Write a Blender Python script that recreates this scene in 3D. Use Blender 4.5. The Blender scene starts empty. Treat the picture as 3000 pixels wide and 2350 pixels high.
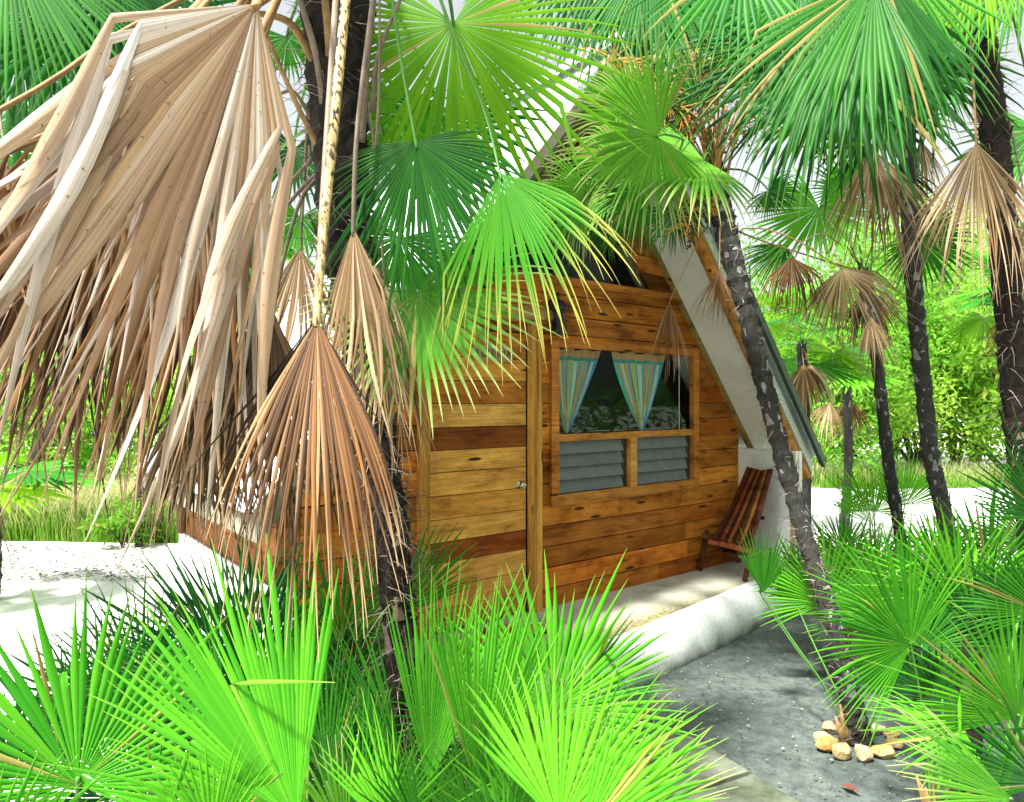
import bpy, math, random
import numpy as np
from mathutils import Vector, Matrix
R_ = math.radians
scene = bpy.context.scene
COL = scene.collection
rng = random.Random(11)
# ------------------------------------------------------------------ camera, sky, sun, exposure
EYE = 2.04; F = 2000.0; CX = 1500.0; CY = 1177.5
cam_d = bpy.data.cameras.new("camera"); cam = bpy.data.objects.new("camera", cam_d); COL.objects.link(cam)
cam.location = (0, 0, EYE); cam.rotation_euler = (R_(90), 0, 0)
cam_d.sensor_width = 36; cam_d.lens = 36 * F / 3000; cam_d.clip_start = .05; cam_d.clip_end = 600
scene.camera = cam
SUN_EL, SUN_AZ = R_(62), R_(222)      # azimuth clockwise from +Y
w = bpy.data.worlds.new("World"); scene.world = w; w.use_nodes = True
nt = w.node_tree; bg = nt.nodes['Background']
sky = nt.nodes.new('ShaderNodeTexSky'); sky.sky_type = 'NISHITA'; sky.sun_disc = False
sky.sun_elevation = SUN_EL; sky.sun_rotation = SUN_AZ; sky.air_density = 1.0; sky.dust_density = 4.0; sky.ozone_density = 0.6
hs = nt.nodes.new('ShaderNodeHueSaturation'); hs.inputs['Saturation'].default_value = .18
hs.inputs['Value'].default_value = 1.15; nt.links.new(sky.outputs[0], hs.inputs['Color']); nt.links.new(hs.outputs[0], bg.inputs[0]); bg.inputs[1].default_value = 0.085
sd = bpy.data.lights.new("sun", 'SUN'); sd.energy = 5.0; sd.angle = R_(5); sd.color = (1, .97, .9)
so = bpy.data.objects.new("sun", sd); COL.objects.link(so)
sv = Vector((math.sin(SUN_AZ) * math.cos(SUN_EL), math.cos(SUN_AZ) * math.cos(SUN_EL), math.sin(SUN_EL)))
so.rotation_euler = sv.to_track_quat('Z', 'Y').to_euler(); so.location = (0, 0, 20)
scene.view_settings.view_transform = 'Standard'; scene.view_settings.look = 'None'
scene.view_settings.gamma = 1; scene.view_settings.exposure = 1.6
scene.cycles.max_bounces = 7; scene.cycles.transparent_max_bounces = 8; scene.cycles.diffuse_bounces = 4

# ------------------------------------------------------------------ helpers
def P(px, py, Y):
    return Vector(((px - CX) / F * Y, Y, EYE - (py - CY) / F * Y))
def tag(o, label=None, cat=None, group=None, kind=None):
    if label: o['label'] = label
    if cat: o['category'] = cat
    if group: o['group'] = group
    if kind: o['kind'] = kind
    return o
def empty(name, loc, rz=0, label=None, cat=None, group=None):
    o = bpy.data.objects.new(name, None); COL.objects.link(o); o.location = loc; o.rotation_euler = (0, 0, rz)
    o.empty_display_size = .1
    return tag(o, label, cat, group)
class MB:
    """collects shapes; build() links them as one mesh object"""
    def __init__(s): s.v = []; s.f = []; s.mi = []; s.c = []
    def add(s, vs, fs, mi=0, col=(1, 1, 1)):
        b = len(s.v)
        s.v.extend([tuple(v) for v in vs])
        if len(col) and hasattr(col[0], '__len__'): s.c.extend([tuple(c) for c in col])
        else: s.c.extend([tuple(col)] * len(vs))
        s.f.extend([tuple(b + i for i in f) for f in fs]); s.mi.extend([mi] * len(fs))
    def box(s, x0, x1, y0, y1, z0, z1, mi=0, col=(1, 1, 1)):
        s.prism([(x0, z0), (x1, z0), (x1, z1), (x0, z1)], y0, y1, mi, col)
    def prism(s, poly, y0, y1, mi=0, col=(1, 1, 1)):     # polygon in xz, extruded along y
        n = len(poly)
        vs = [(x, y0, z) for x, z in poly] + [(x, y1, z) for x, z in poly]
        fs = [tuple(range(n)), tuple(range(2 * n - 1, n - 1, -1))]
        for i in range(n):
            j = (i + 1) % n; fs.append((i, i + n, j + n, j))
        s.add(vs, fs, mi, col)
    def bar(s, p0, p1, w, h, up=(0, 0, 1), mi=0, col=(1, 1, 1)):
        p0, p1 = Vector(p0), Vector(p1); d = (p1 - p0).normalized(); up = Vector(up)
        a = d.cross(up).normalized(); b = a.cross(d).normalized()
        vs = []
        for p in (p0, p1):
            for sx, sy in ((-1, -1), (1, -1), (1, 1), (-1, 1)): vs.append(p + a * sx * w / 2 + b * sy * h / 2)
        s.add(vs, [(0, 1, 2, 3), (7, 6, 5, 4), (0, 4, 5, 1), (1, 5, 6, 2), (2, 6, 7, 3), (3, 7, 4, 0)], mi, col)
    def tube(s, pts, rad, n=8, mi=0, col=(1, 1, 1), cap=True, flat=1.0):
        pts = [Vector(p) for p in pts]; m = len(pts)
        if not hasattr(rad, '__len__'): rad = [rad] * m
        vs = []; fs = []; a = None
        for i, p in enumerate(pts):
            d = (pts[min(i + 1, m - 1)] - pts[max(i - 1, 0)]).normalized()
            if a is None: a = d.orthogonal().normalized()
            a = (a - d * a.dot(d)).normalized(); b = d.cross(a)
            for k in range(n):
                t = 2 * math.pi * k / n
                vs.append(p + (a * math.cos(t) + b * math.sin(t) * flat) * rad[i])
        for i in range(m - 1):
            for k in range(n):
                k2 = (k + 1) % n; fs.append((i * n + k, i * n + k2, (i + 1) * n + k2, (i + 1) * n + k))
        if cap: fs.append(tuple(range(n - 1, -1, -1))); fs.append(tuple((m - 1) * n + k for k in range(n)))
        s.add(vs, fs, mi, col)
    def lathe(s, c, prof, n=20, mi=0, col=(1, 1, 1), ax='z'):
        vs = []; fs = []
        for r, h in prof:
            for k in range(n):
                t = 2 * math.pi * k / n; x, y = r * math.cos(t), r * math.sin(t)
                vs.append((c[0] + x, c[1] + y, c[2] + h) if ax == 'z' else (c[0] + x, c[1] + h, c[2] + y))
        for i in range(len(prof) - 1):
            for k in range(n):
                k2 = (k + 1) % n; fs.append((i * n + k, i * n + k2, (i + 1) * n + k2, (i + 1) * n + k))
        fs.append(tuple(range(n))); fs.append(tuple((len(prof) - 1) * n + k for k in range(n)))
        s.add(vs, fs, mi, col)
    def build(s, name, mats, parent=None, smooth=False, off=None):
        me = bpy.data.meshes.new(name)
        vs = s.v if off is None else [(a - off[0], b - off[1], c - off[2]) for a, b, c in s.v]
        me.from_pydata(vs, [], s.f)
        if not isinstance(mats, (list, tuple)): mats = [mats]
        for m in mats: me.materials.append(m)
        if len(mats) > 1: me.polygons.foreach_set('material_index', s.mi)
        at = me.color_attributes.new('col', 'FLOAT_COLOR', 'POINT')
        arr = np.ones((len(s.v), 4), np.float32); arr[:, :3] = np.array(s.c, np.float32)[:, :3]
        at.data.foreach_set('color', arr.ravel())
        if smooth: me.polygons.foreach_set('use_smooth', [True] * len(me.polygons))
        me.update()
        o = bpy.data.objects.new(name, me); COL.objects.link(o)
        if parent: o.parent = parent
        return o
def spline(pts, n):
    """Catmull-Rom through pts (list of Vectors / tuples), n samples"""
    A = np.array([tuple(p) for p in pts], float); m = len(A); out = []
    for t in np.linspace(0, m - 1, n):
        i = min(int(t), m - 2); f = t - i
        p0, p1, p2, p3 = A[max(i - 1, 0)], A[i], A[i + 1], A[min(i + 2, m - 1)]
        out.append(.5 * ((2 * p1) + (-p0 + p2) * f + (2 * p0 - 5 * p1 + 4 * p2 - p3) * f * f + (-p0 + 3 * p1 - 3 * p2 + p3) * f ** 3))
    return np.array(out)

# ------------------------------------------------------------------ materials
def newmat(name):
    m = bpy.data.materials.new(name); m.use_nodes = True
    n = m.node_tree; b = n.nodes['Principled BSDF']; b.inputs['Specular IOR Level'].default_value = .3
    return m, n, b
def node(n, t, **kw):
    x = n.nodes.new(t)
    for k, v in kw.items():
        if k in x.inputs.keys(): x.inputs[k].default_value = v
        else: setattr(x, k, v)
    return x
def ramp(n, fac, stops, interp='LINEAR'):
    r = n.nodes.new('ShaderNodeValToRGB'); r.color_ramp.interpolation = interp
    e = r.color_ramp.elements
    while len(e) < len(stops): e.new(.5)
    for i, (p, c) in enumerate(stops): e[i].position = p; e[i].color = (*c, 1) if len(c) == 3 else c
    n.links.new(fac, r.inputs[0]); return r
def mix(n, mode, fac, a, b):
    x = n.nodes.new('ShaderNodeMix'); x.data_type = 'RGBA'; x.blend_type = mode
    for sock, val in ((x.inputs[0], fac), (x.inputs[6], a), (x.inputs[7], b)):
        if hasattr(val, 'links') or isinstance(val, bpy.types.NodeSocket): n.links.new(val, sock)
        elif isinstance(val, (int, float)): sock.default_value = val
        else: sock.default_value = (*val, 1)
    return x.outputs[2]
def coords(n, scale=(1, 1, 1), kind='Object'):
    tc = n.nodes.new('ShaderNodeTexCoord'); mp = n.nodes.new('ShaderNodeMapping'); mp.inputs['Scale'].default_value = scale
    n.links.new(tc.outputs[kind], mp.inputs[0]); return mp.outputs[0]
def noise(n, vec, scale, detail=4, rough=.6):
    x = node(n, 'ShaderNodeTexNoise', Scale=scale, Detail=detail, Roughness=rough); n.links.new(vec, x.inputs['Vector']); return x.outputs['Fac']
def bump(n, b, h, strength=.3, dist=.01):
    x = node(n, 'ShaderNodeBump', Strength=strength, Distance=dist); n.links.new(h, x.inputs['Height']); n.links.new(x.outputs[0], b.inputs['Normal'])

def leafmat(name, lo, hi, tip, trans=.35, rough=.38, tip_at=.8, streak=.25, vein=None, speck=False, stops=None, spec=.13):
    """segment colour from attribute: r = random per segment, g = place along the segment, b = distance from rib"""
    m, n, b = newmat(name)
    at = n.nodes.new('ShaderNodeVertexColor'); at.layer_name = 'col'
    sp = n.nodes.new('ShaderNodeSeparateColor'); n.links.new(at.outputs[0], sp.inputs[0])
    oi = n.nodes.new('ShaderNodeObjectInfo')
    ad = node(n, 'ShaderNodeMath', operation='ADD'); n.links.new(sp.outputs[0], ad.inputs[0]); n.links.new(oi.outputs['Random'], ad.inputs[1])
    ml = node(n, 'ShaderNodeMath', operation='MULTIPLY'); n.links.new(ad.outputs[0], ml.inputs[0]); ml.inputs[1].default_value = .5
    base = ramp(n, ml.outputs[0] if stops is None else sp.outputs[0], [(.1, lo), (.9, hi)] if stops is None else stops).outputs[0]
    tipf = ramp(n, sp.outputs[1], [(tip_at, (0, 0, 0)), (1.0, (1, 1, 1))]).outputs[0]
    if stops is None: base = mix(n, 'MIX', ramp(n, sp.outputs[0], [(.972, (0, 0, 0)), (.985, (.75, .75, .75))]).outputs[0], base, (.36, .25, .09))
    c = mix(n, 'MIX', tipf, base, tip)
    cb = n.nodes.new('ShaderNodeCombineXYZ')
    for k_, (so_, f_) in enumerate(((ml.outputs[0], 160), (sp.outputs[1], 2.2), (sp.outputs[2], 2.6))):
        q_ = node(n, 'ShaderNodeMath', operation='MULTIPLY'); q_.inputs[1].default_value = f_; n.links.new(so_, q_.inputs[0]); n.links.new(q_.outputs[0], cb.inputs[k_])
    nz = noise(n, cb.outputs[0], 1.6, 4, .65)
    var = ramp(n, nz, [(.25, (1 - streak,) * 3), (.75, (1 + streak * .5,) * 3)]).outputs[0]
    c = mix(n, 'MULTIPLY', 1.0, c, var)
    if speck:
        sk = noise(n, coords(n), 90, 2, .5); c = mix(n, 'MIX', ramp(n, sk, [(.70, (0, 0, 0)), (.74, (.75, .75, .75))]).outputs[0], c, (.05, .025, .012))
    if vein:
        rib = ramp(n, sp.outputs[2], [(0, (1, 1, 1)), (.25, (0, 0, 0))]).outputs[0]
        c = mix(n, 'MIX', rib, c, vein)
    n.links.new(c, b.inputs['Base Color']); b.inputs['Roughness'].default_value = rough + .1; b.inputs['Specular IOR Level'].default_value = spec
    tr = n.nodes.new('ShaderNodeBsdfTranslucent')
    n.links.new(c, tr.inputs[0])
    mx = n.nodes.new('ShaderNodeMixShader'); mx.inputs[0].default_value = trans
    n.links.new(b.outputs[0], mx.inputs[1]); n.links.new(tr.outputs[0], mx.inputs[2])
    n.links.new(mx.outputs[0], n.nodes['Material Output'].inputs[0])
    return m
M = {}
M['mid'] = leafmat('mid_green_leaf', (.008, .075, .010), (.032, .17, .012), (.12, .18, .03), .33, .34, .88, .25)
M['lime'] = leafmat('lime_leaf', (.035, .25, .012), (.13, .46, .018), (.22, .38, .05), .28, .42, .86, .12)
M['green'] = leafmat('green_leaf', (.012, .125, .012), (.065, .29, .016), (.25, .28, .05), .33, .36, .86, .2)
M['deep'] = leafmat('deep_green_leaf', (.006, .055, .010), (.022, .13, .012), (.10, .14, .03), .30, .33, .88, .25)  # dark green leaf, also used for fronds darkened as if in shade
M['sunny'] = leafmat('backlit_yellow_green_leaf', (.08, .26, .006), (.20, .44, .010), (.16, .26, .02), .55, .4, .9, .15)  # yellow green leaf with the glow of backlight boosted into its colour
M['yellowing'] = leafmat('yellow_tipped_leaf', (.035, .22, .012), (.07, .26, .012), (.50, .40, .10), .35, .36, .55, .2)
M['pale'] = leafmat('pale_tipped_leaf', (.05, .22, .016), (.14, .38, .03), (.50, .52, .22), .33, .36, .6, .15)
M['dead'] = leafmat('dry_tan_leaf', (.26, .15, .075), (.55, .40, .26), (.30, .19, .11), .12, .42, .8, .5, None, True, [(.0, (.22, .11, .055)), (.2, (.42, .28, .18)), (.4, (.26, .15, .085)), (.58, (.66, .57, .52)), (.72, (.40, .25, .14)), (.86, (.55, .44, .36)), (1, (.78, .72, .70))], .3)
M['brown'] = leafmat('dry_brown_leaf', (.20, .085, .025), (.42, .22, .08), (.45, .32, .18), .14, .5, .75, .55, None, True, [(0, (.035, .015, .006)), (.25, (.20, .085, .022)), (.42, (.06, .026, .010)), (.6, (.27, .125, .035)), (.78, (.13, .055, .018)), (1, (.42, .26, .12))], .25)
M['shade_dead'] = leafmat('shaded_dry_leaf', (.025, .014, .008), (.10, .055, .025), (.22, .15, .09), .1, .6, .75, .4)  # dry leaf with shade put into its colour, for fronds hanging behind others
M['greydead'] = leafmat('grey_dry_leaf', (.16, .11, .07), (.42, .31, .20), (.45, .32, .2), .15, .55, .75, .5, None, True, [(0, (.08, .045, .02)), (.3, (.32, .20, .09)), (.55, (.18, .11, .06)), (.8, (.46, .31, .17)), (1, (.60, .46, .31))], .2)
def plain(name, col, rough=.6, var=.25, scale=6, bmp=.2, spec=.3, metal=0, sc=(1, 1, 1), usecol=False):
    m, n, b = newmat(name); b.inputs['Specular IOR Level'].default_value = spec; b.inputs['Metallic'].default_value = metal
    v = coords(n, sc); nz = noise(n, v, scale, 6, .65)
    var_ = ramp(n, nz, [(.25, (1 - var,) * 3), (.75, (1 + var * .6,) * 3)]).outputs[0]
    if usecol:
        at = n.nodes.new('ShaderNodeVertexColor'); at.layer_name = 'col'; col = at.outputs[0]
    c = mix(n, 'MULTIPLY', 1.0, col, var_)
    n.links.new(c, b.inputs['Base Color']); b.inputs['Roughness'].default_value = rough
    if bmp: bump(n, b, nz, bmp, .01)
    return m
M['stalk'] = plain('green_leafstalk', (.07, .20, .03), .4, .3, 20, 0)
M['oldstalk'] = plain('brown_leafstalk', (.26, .15, .06), .6, .5, 14, .2)
M['greystalk'] = plain('grey_leafstalk', (.20, .15, .11), .6, .5, 14, .2)
M['orange'] = plain('orange_leaf_sheath', (.50, .20, .04), .6, .5, 12, .2)
def spotted():
    m, n, b = newmat('black_spotted_leafstalk')
    v = coords(n, (1, 1, .4)); nz = noise(n, v, 85, 2, .5); n2 = noise(n, coords(n, (1, 1, .3)), 18, 3)
    c = ramp(n, nz, [(.43, (.02, .012, .008)), (.50, (.60, .38, .16))]).outputs[0]
    c = mix(n, 'MIX', ramp(n, n2, [(.4, (0, 0, 0)), (.7, (.35, .35, .35))]).outputs[0], c, (.62, .45, .24))
    n.links.new(c, b.inputs['Base Color']); b.inputs['Roughness'].default_value = .45; return m
M['spotted'] = spotted()
M['scar'] = plain('bleached_leaf_scar', (.20, .20, .185), .85, .6, 25, .2)
def bark(name, dark, light, pale, amount):
    m, n, b = newmat(name)
    v = coords(n, (1, 1, .5)); nz = noise(n, v, 40, 8, .75)
    c = ramp(n, nz, [(.3, dark), (.7, light)]).outputs[0]
    pz = noise(n, coords(n, (1, 1, .35)), 17, 4, .6)
    pf = ramp(n, pz, [(amount, (0, 0, 0)), (amount + .04, (1, 1, 1))]).outputs[0]
    c = mix(n, 'MIX', pf, c, pale)
    n.links.new(c, b.inputs['Base Color']); b.inputs['Roughness'].default_value = .9; bump(n, b, nz, .9, .02); return m
M['bark'] = bark('fibrous_dark_bark', (.004, .003, .003), (.024, .016, .011), (.09, .07, .05), .68)
M['greybark'] = bark('grey_palm_bark', (.010, .010, .009), (.055, .052, .046), (.45, .45, .41), .66)
M['fibre'] = plain('trunk_fibre', (.05, .035, .025), .8, .5, 30, 0)
M['palefibre'] = plain('bleached_trunk_fibre', (.36, .30, .24), .8, .4, 30, 0)
def wood(name, sc=(.7, 20, 20), knots=True, gloss=.6):
    m, n, b = newmat(name); b.inputs['Specular IOR Level'].default_value = .1
    at = n.nodes.new('ShaderNodeVertexColor'); at.layer_name = 'col'
    g = noise(n, coords(n, sc), 4, 8, .7)
    c = mix(n, 'MULTIPLY', 1.0, at.outputs[0], ramp(n, g, [(.30, (.60, .53, .45)), (.5, (.95, .93, .9)), (.75, (1.3, 1.25, 1.15))]).outputs[0])
    st = noise(n, coords(n, (sc[0] * .8, sc[1] * .25, sc[2] * .25)), 2.2, 5, .6)
    c = mix(n, 'MULTIPLY', 1.0, c, ramp(n, st, [(.30, (.45, .35, .26)), (.46, (1, 1, 1)), (.8, (1.15, 1.12, 1.05))]).outputs[0])
    bl = noise(n, coords(n, (sc[0] * 2.2, sc[1] * .22, sc[2] * .22)), 1.3, 7, .72)
    c = mix(n, 'MULTIPLY', 1.0, c, ramp(n, bl, [(.34, (.38, .27, .18)), (.46, (.85, .78, .7)), (.56, (1.05, 1.0, .95)), (.68, (1.35, 1.42, 1.3))]).outputs[0])
    if knots:
        vo = n.nodes.new('ShaderNodeTexVoronoi'); vo.inputs['Scale'].default_value = 1.0
        n.links.new(coords(n, tuple(max(1.8, s * .42) for s in sc)), vo.inputs['Vector'])
        k = ramp(n, vo.outputs['Distance'], [(.09, (1, 1, 1)), (.15, (0, 0, 0))]).outputs[0]
        c = mix(n, 'MIX', k, c, (.05, .022, .008))
    n.links.new(c, b.inputs['Base Color']); b.inputs['Roughness'].default_value = gloss; bump(n, b, g, .25, .006); return m
M['wood'] = wood('varnished_plank_wood'); M['woodv'] = wood('varnished_upright_wood', (14, 14, 1.2)); M['woodpl'] = wood('stick_wood', (5, 5, 5), False, .4)
def wallpaint(name, col, stain, lo, hi, rough=.6):
    m, n, b = newmat(name)
    nz = noise(n, coords(n, (1, 1, 1)), 2.5, 8, .7); c = ramp(n, nz, [(lo, stain), (hi, col)]).outputs[0]
    n.links.new(c, b.inputs['Base Color']); b.inputs['Roughness'].default_value = rough; bump(n, b, nz, .15, .01); return m
M['white'] = wallpaint('white_render', (.78, .80, .80), (.55, .58, .57), .25, .45)
M['soffit'] = wallpaint('painted_soffit_board', (.76, .78, .72), (.62, .64, .58), .3, .6)
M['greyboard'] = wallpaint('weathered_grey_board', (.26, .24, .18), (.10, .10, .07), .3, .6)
M['zinc'] = plain('corrugated_zinc', (.66, .72, .76), .35, .15, 3, .05, .5, .25)
M['trim'] = plain('dark_green_trim', (.035, .06, .045), .5, .3, 8, .1)
M['dark'] = plain('dark_interior', (.012, .012, .012), .8, .3, 5, 0)  # near black put into the colour for the unlit room
M['black'] = plain('black_iron', (.012, .012, .013), .4, .3, 12, .1, .5)
M['steel'] = plain('brushed_steel', (.55, .52, .45), .22, .1, 20, 0, .5, 1)
M['tint'] = plain('tinted_part', (1, 1, 1), .55, .25, 10, .15, .3, 0, (1, 1, 1), True)
M['berry'] = plain('black_berry', (.012, .01, .016), .3, .3, 30, 0, .5)
M['flower'] = plain('orange_flower_stalk', (.60, .30, .05), .6, .4, 20, 0)
def glass():
    m, n, b = newmat('window_glass'); b.inputs['Base Color'].default_value = (.02, .03, .03, 1); b.inputs['Roughness'].default_value = .03
    b.inputs['Specular IOR Level'].default_value = .45
    t = n.nodes.new('ShaderNodeBsdfTransparent'); mx = n.nodes.new('ShaderNodeMixShader'); mx.inputs[0].default_value = .988
    gl = node(n, 'ShaderNodeBsdfGlossy', Roughness=.02); gl.inputs[0].default_value = (.75, .85, .8, 1)
    gl.inputs[0].default_value = (.6, .75, .65, 1); n.links.new(gl.outputs[0], mx.inputs[1]); n.links.new(t.outputs[0], mx.inputs[2]); n.links.new(mx.outputs[0], n.nodes['Material Output'].inputs[0]); return m
M['glass'] = glass()

# ------------------------------------------------------------------ the setting: ground, sand, path
def ground_mat():
    m, n, b = newmat('sandy_soil')
    v = coords(n); a = noise(n, v, 1.1, 9, .68); f = noise(n, v, 14, 8, .75)
    soil = ramp(n, a, [(.3, (.034, .047, .043)), (.50, (.066, .084, .077)), (.72, (.125, .15, .138))]).outputs[0]
    soil = mix(n, 'MULTIPLY', 1.0, soil, ramp(n, f, [(.3, (.40, .40, .40)), (.6, (1.25, 1.25, 1.25))]).outputs[0])
    sp = noise(n, v, 60, 2, .5); soil = mix(n, 'MIX', ramp(n, sp, [(.70, (0, 0, 0)), (.73, (.8, .8, .8))]).outputs[0], soil, (.015, .015, .012))
    sand = ramp(n, f, [(.25, (.52, .50, .46)), (.55, (.74, .73, .70))]).outputs[0]
    sand = mix(n, 'MIX', ramp(n, noise(n, v, 26, 3, .6), [(.68, (0, 0, 0)), (.72, (.7, .7, .7))]).outputs[0], sand, (.12, .11, .09))
    # the damp dark soil lies in an oval yard in front of the porch
    mp = n.nodes.new('ShaderNodeMapping'); mp.inputs['Location'].default_value = (-5.5 / 6.4, -1.5 / 6.4, 0); mp.inputs['Scale'].default_value = (1 / 6.4, 1 / 6.4, 1)
    tc = n.nodes.new('ShaderNodeTexCoord'); n.links.new(tc.outputs['Object'], mp.inputs[0])
    ln = node(n, 'ShaderNodeVectorMath', operation='LENGTH'); n.links.new(mp.outputs[0], ln.inputs[0])
    ad = node(n, 'ShaderNodeMath', operation='ADD'); n.links.new(ln.outputs['Value'], ad.inputs[0])
    nn = node(n, 'ShaderNodeMath', operation='MULTIPLY'); n.links.new(noise(n, v, 2, 6), nn.inputs[0]); nn.inputs[1].default_value = .25; n.links.new(nn.outputs[0], ad.inputs[1])
    k = ramp(n, ad.outputs[0], [(.0, (0, 0, 0)), (1.0, (1, 1, 1))]); k.color_ramp.elements[0].position = .93
    sc = node(n, 'ShaderNodeMath', operation='MULTIPLY'); sc.inputs[1].default_value = .86; n.links.new(ad.outputs[0], sc.inputs[0]); n.links.new(sc.outputs[0], k.inputs[0])
    n.links.new(mix(n, 'MIX', k.outputs[0], soil, sand), b.inputs['Base Color']); b.inputs['Roughness'].default_value = .9
    bump(n, b, f, .5, .03); return m
M['ground'] = ground_mat()
g = MB(); N = 90
def gz(x, y):
    far = max(0, math.hypot(x - 1, y - 5) - 7)
    return .012 * math.sin(x * 2.1 + y) * math.sin(y * 1.7 - x * .6) + .02 * math.sin(x * .5) * min(1, far)
xs = np.sign(np.linspace(-1, 1, N)) * np.abs(np.linspace(-1, 1, N)) ** 2.4 * 260
vs = [(x + 1, y + 6, gz(x + 1, y + 6) - .012) for y in xs for x in xs]
fs = [(j * N + i, j * N + i + 1, (j + 1) * N + i + 1, (j + 1) * N + i) for j in range(N - 1) for i in range(N - 1)]
g.add(vs, fs); tag(g.build('ground', M['ground'], smooth=True), kind='structure')

pathm = wallpaint('mossy_concrete', (.19, .21, .16), (.035, .045, .022), .35, .65, .85)
pb = MB()
pe = [P(1430, 2015, 4.87 * 1), ]
def G(px, py, z=0.0):
    Y = (EYE - z) * F / (py - CY); return Vector(((px - CX) / F * Y, Y, z))
for quad in ([(1330, 2080), (1690, 2060), (2010, 2150), (1560, 2230)], [(1575, 2236), (2022, 2155), (2200, 2262), (1700, 2420)], [(1718, 2430), (2208, 2268), (2420, 2395), (1900, 2650)]):
    q = [G(x, y, .05) for x, y in quad]; c = sum(q, Vector()) / 4
    top = [c + (p - c) * .985 for p in q]; bot = [Vector((p.x, p.y, -.05)) for p in q]
    pb.add([*top, *bot], [(0, 1, 2, 3), (0, 4, 5, 1), (1, 5, 6, 2), (2, 6, 7, 3), (3, 7, 4, 0)])
tag(pb.build('path', pathm), kind='structure')

# ------------------------------------------------------------------ the cabin
AL = math.atan2(math.cos(.9), math.sin(.9)); FLOOR = .3
A = Vector((.166, 5.661, FLOOR))
cabin = empty('cabin', A, AL, 'varnished wooden A frame cabin with a corrugated metal roof and white porch', 'cabin')
TA, ZA, SL, OV, ZE, EF = .472, 4.653, 1.205, .65, 1.128, .176
HW = (ZA - ZE) / SL; LEN = 2.5
def W(t, out, z): # cabin local -> world
    return A + Vector((math.cos(AL) * t + math.sin(AL) * out, math.sin(AL) * t - math.cos(AL) * out, z))
def inner(z): return (ZA - EF - z) / SL            # half width of the wall at height z
PAL = [(c[0] * 1.25, c[1] * .92, c[2] * .48) for c in [(.34, .15, .035), (.42, .20, .05), (.28, .11, .025), (.36, .18, .05), (.25, .12, .035), (.46, .24, .07), (.30, .15, .05)]]
pr = random.Random(5)
zs = [-.02]
for stop in (.868, 2.255, 2.31, 2.80, 4.35):
    span = stop - zs[-1]; k = max(1, round(span / .165)); cuts = sorted(pr.uniform(.86, 1.14) for _ in range(k)); pr.shuffle(cuts); tot = sum(cuts)
    for c in cuts: zs.append(zs[-1] + span * c / tot)
mb = MB()
for z0, z1 in zip(zs[:-1], zs[1:]):
    zm = (z0 + z1) / 2
    def lim(z): return max(.0, min(inner(z), 2.47))
    L = [(TA - lim(z0), TA - lim(z1)), (TA + lim(z0), TA + lim(z1))]
    cuts = []
    if zm < 2.30: cuts.append(((-1.10, -1.10), (.05, .05)))
    if .868 < zm < 2.255: cuts.append(((.19, .19), (2.19, 2.19)))
    if zm > 2.80:
        h0, h1 = max(0, 1.0 - (z0 - 2.80) / SL), max(0, 1.0 - (z1 - 2.80) / SL)
        if h0 > 0: cuts.append(((TA - h0, TA - h1), (TA + h0, TA + h1)))
    edges = [L[0]]
    for a, b in cuts: edges += [a, b]
    edges.append(L[1])
    for (a0, a1), (b0, b1) in zip(edges[0::2], edges[1::2]):
        if b0 - a0 < .01: continue
        brk = [0, 1]
        if b0 - a0 > 1.4: brk = [0, pr.uniform(.3, .7), 1]
        for u0, u1 in zip(brk[:-1], brk[1:]):
            col = Vector(pr.choice(PAL)) * pr.choice((.5, .8, .95, 1.05, 1.2, 1.3)); dy = pr.uniform(-.003, .003)
            x00, x01 = a0 + (b0 - a0) * u0, a0 + (b0 - a0) * u1; x10, x11 = a1 + (b1 - a1) * u0, a1 + (b1 - a1) * u1
            sk = pr.uniform(-.004, .004)
            for q_ in range(int((x01 - x00) / .55) + 1):
                nx = max(x00, x10) + .03 + q_ * .55
                if nx < min(x01, x11) - .02:
                    for nz_ in (.28, .72):
                        zz_ = z0 + (z1 - z0) * nz_; mb.box(nx - .004, nx + .004, -.0205, -.0145, zz_ - .004, zz_ + .004, 0, (.04, .025, .015))
            mb.prism([(x00 + .001, z0 + .004 + sk), (x01 - .001, z0 + .004), (x11 - .001, z1 - .004), (x10 + .001, z1 - .004 + sk)], -.015 + dy, .02 + dy, 0, col)
mb.build('front_wall', M['wood'], cabin)
# door
dr = MB(); z = .02; k = 0
DP = [(.40, .21, .065), (.52, .31, .10), (.60, .40, .15), (.20, .07, .018), (.58, .36, .11), (.60, .37, .12), (.62, .39, .13), (.55, .30, .08), (.26, .085, .022), (.58, .38, .14), (.46, .25, .07), (.58, .36, .12), (.48, .26, .07)]
dh = [.15, .16, .17, .145, .16, .165, .165, .155, .16, .17, .165, .17, .20]; DP2 = [(.46, .30, .11), (.52, .33, .12), (.60, .41, .16), (.22, .07, .02), (.60, .40, .14), (.60, .36, .11), (.64, .41, .14), (.62, .41, .15), (.21, .08, .025), (.62, .43, .18), (.42, .20, .05), (.56, .34, .10), (.46, .25, .07)]
for h, c in zip(dh, DP2):
    h *= 2.27 / sum(dh); dr.box(-1.02, -.085, -.022 + pr.uniform(-.002, .002), .012, z + .003, z + h - .003, 0, (c[0] * 1.08, c[1] * .88, c[2] * .58)); z += h
door = dr.build('door', M['wood'], cabin)
kn = MB(); kn.lathe((-.155, 0, 1.06), [(.032, -.024), (.032, -.030), (.014, -.034), (.012, -.055), (.027, -.062), (.031, -.075), (.024, -.088), (.006, -.092)], 20, 0, ax='y'); kn.build('door_knob', M['steel'], door, True)
sg = MB(); sg.box(-.62, -.235, -.036, -.0235, 2.055, 2.175, 0, (.30, .24, .13)); sign = sg.build('name_sign', M['tint'], door)
lt = MB()   # carved letters IGUANA as thin strokes
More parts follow.
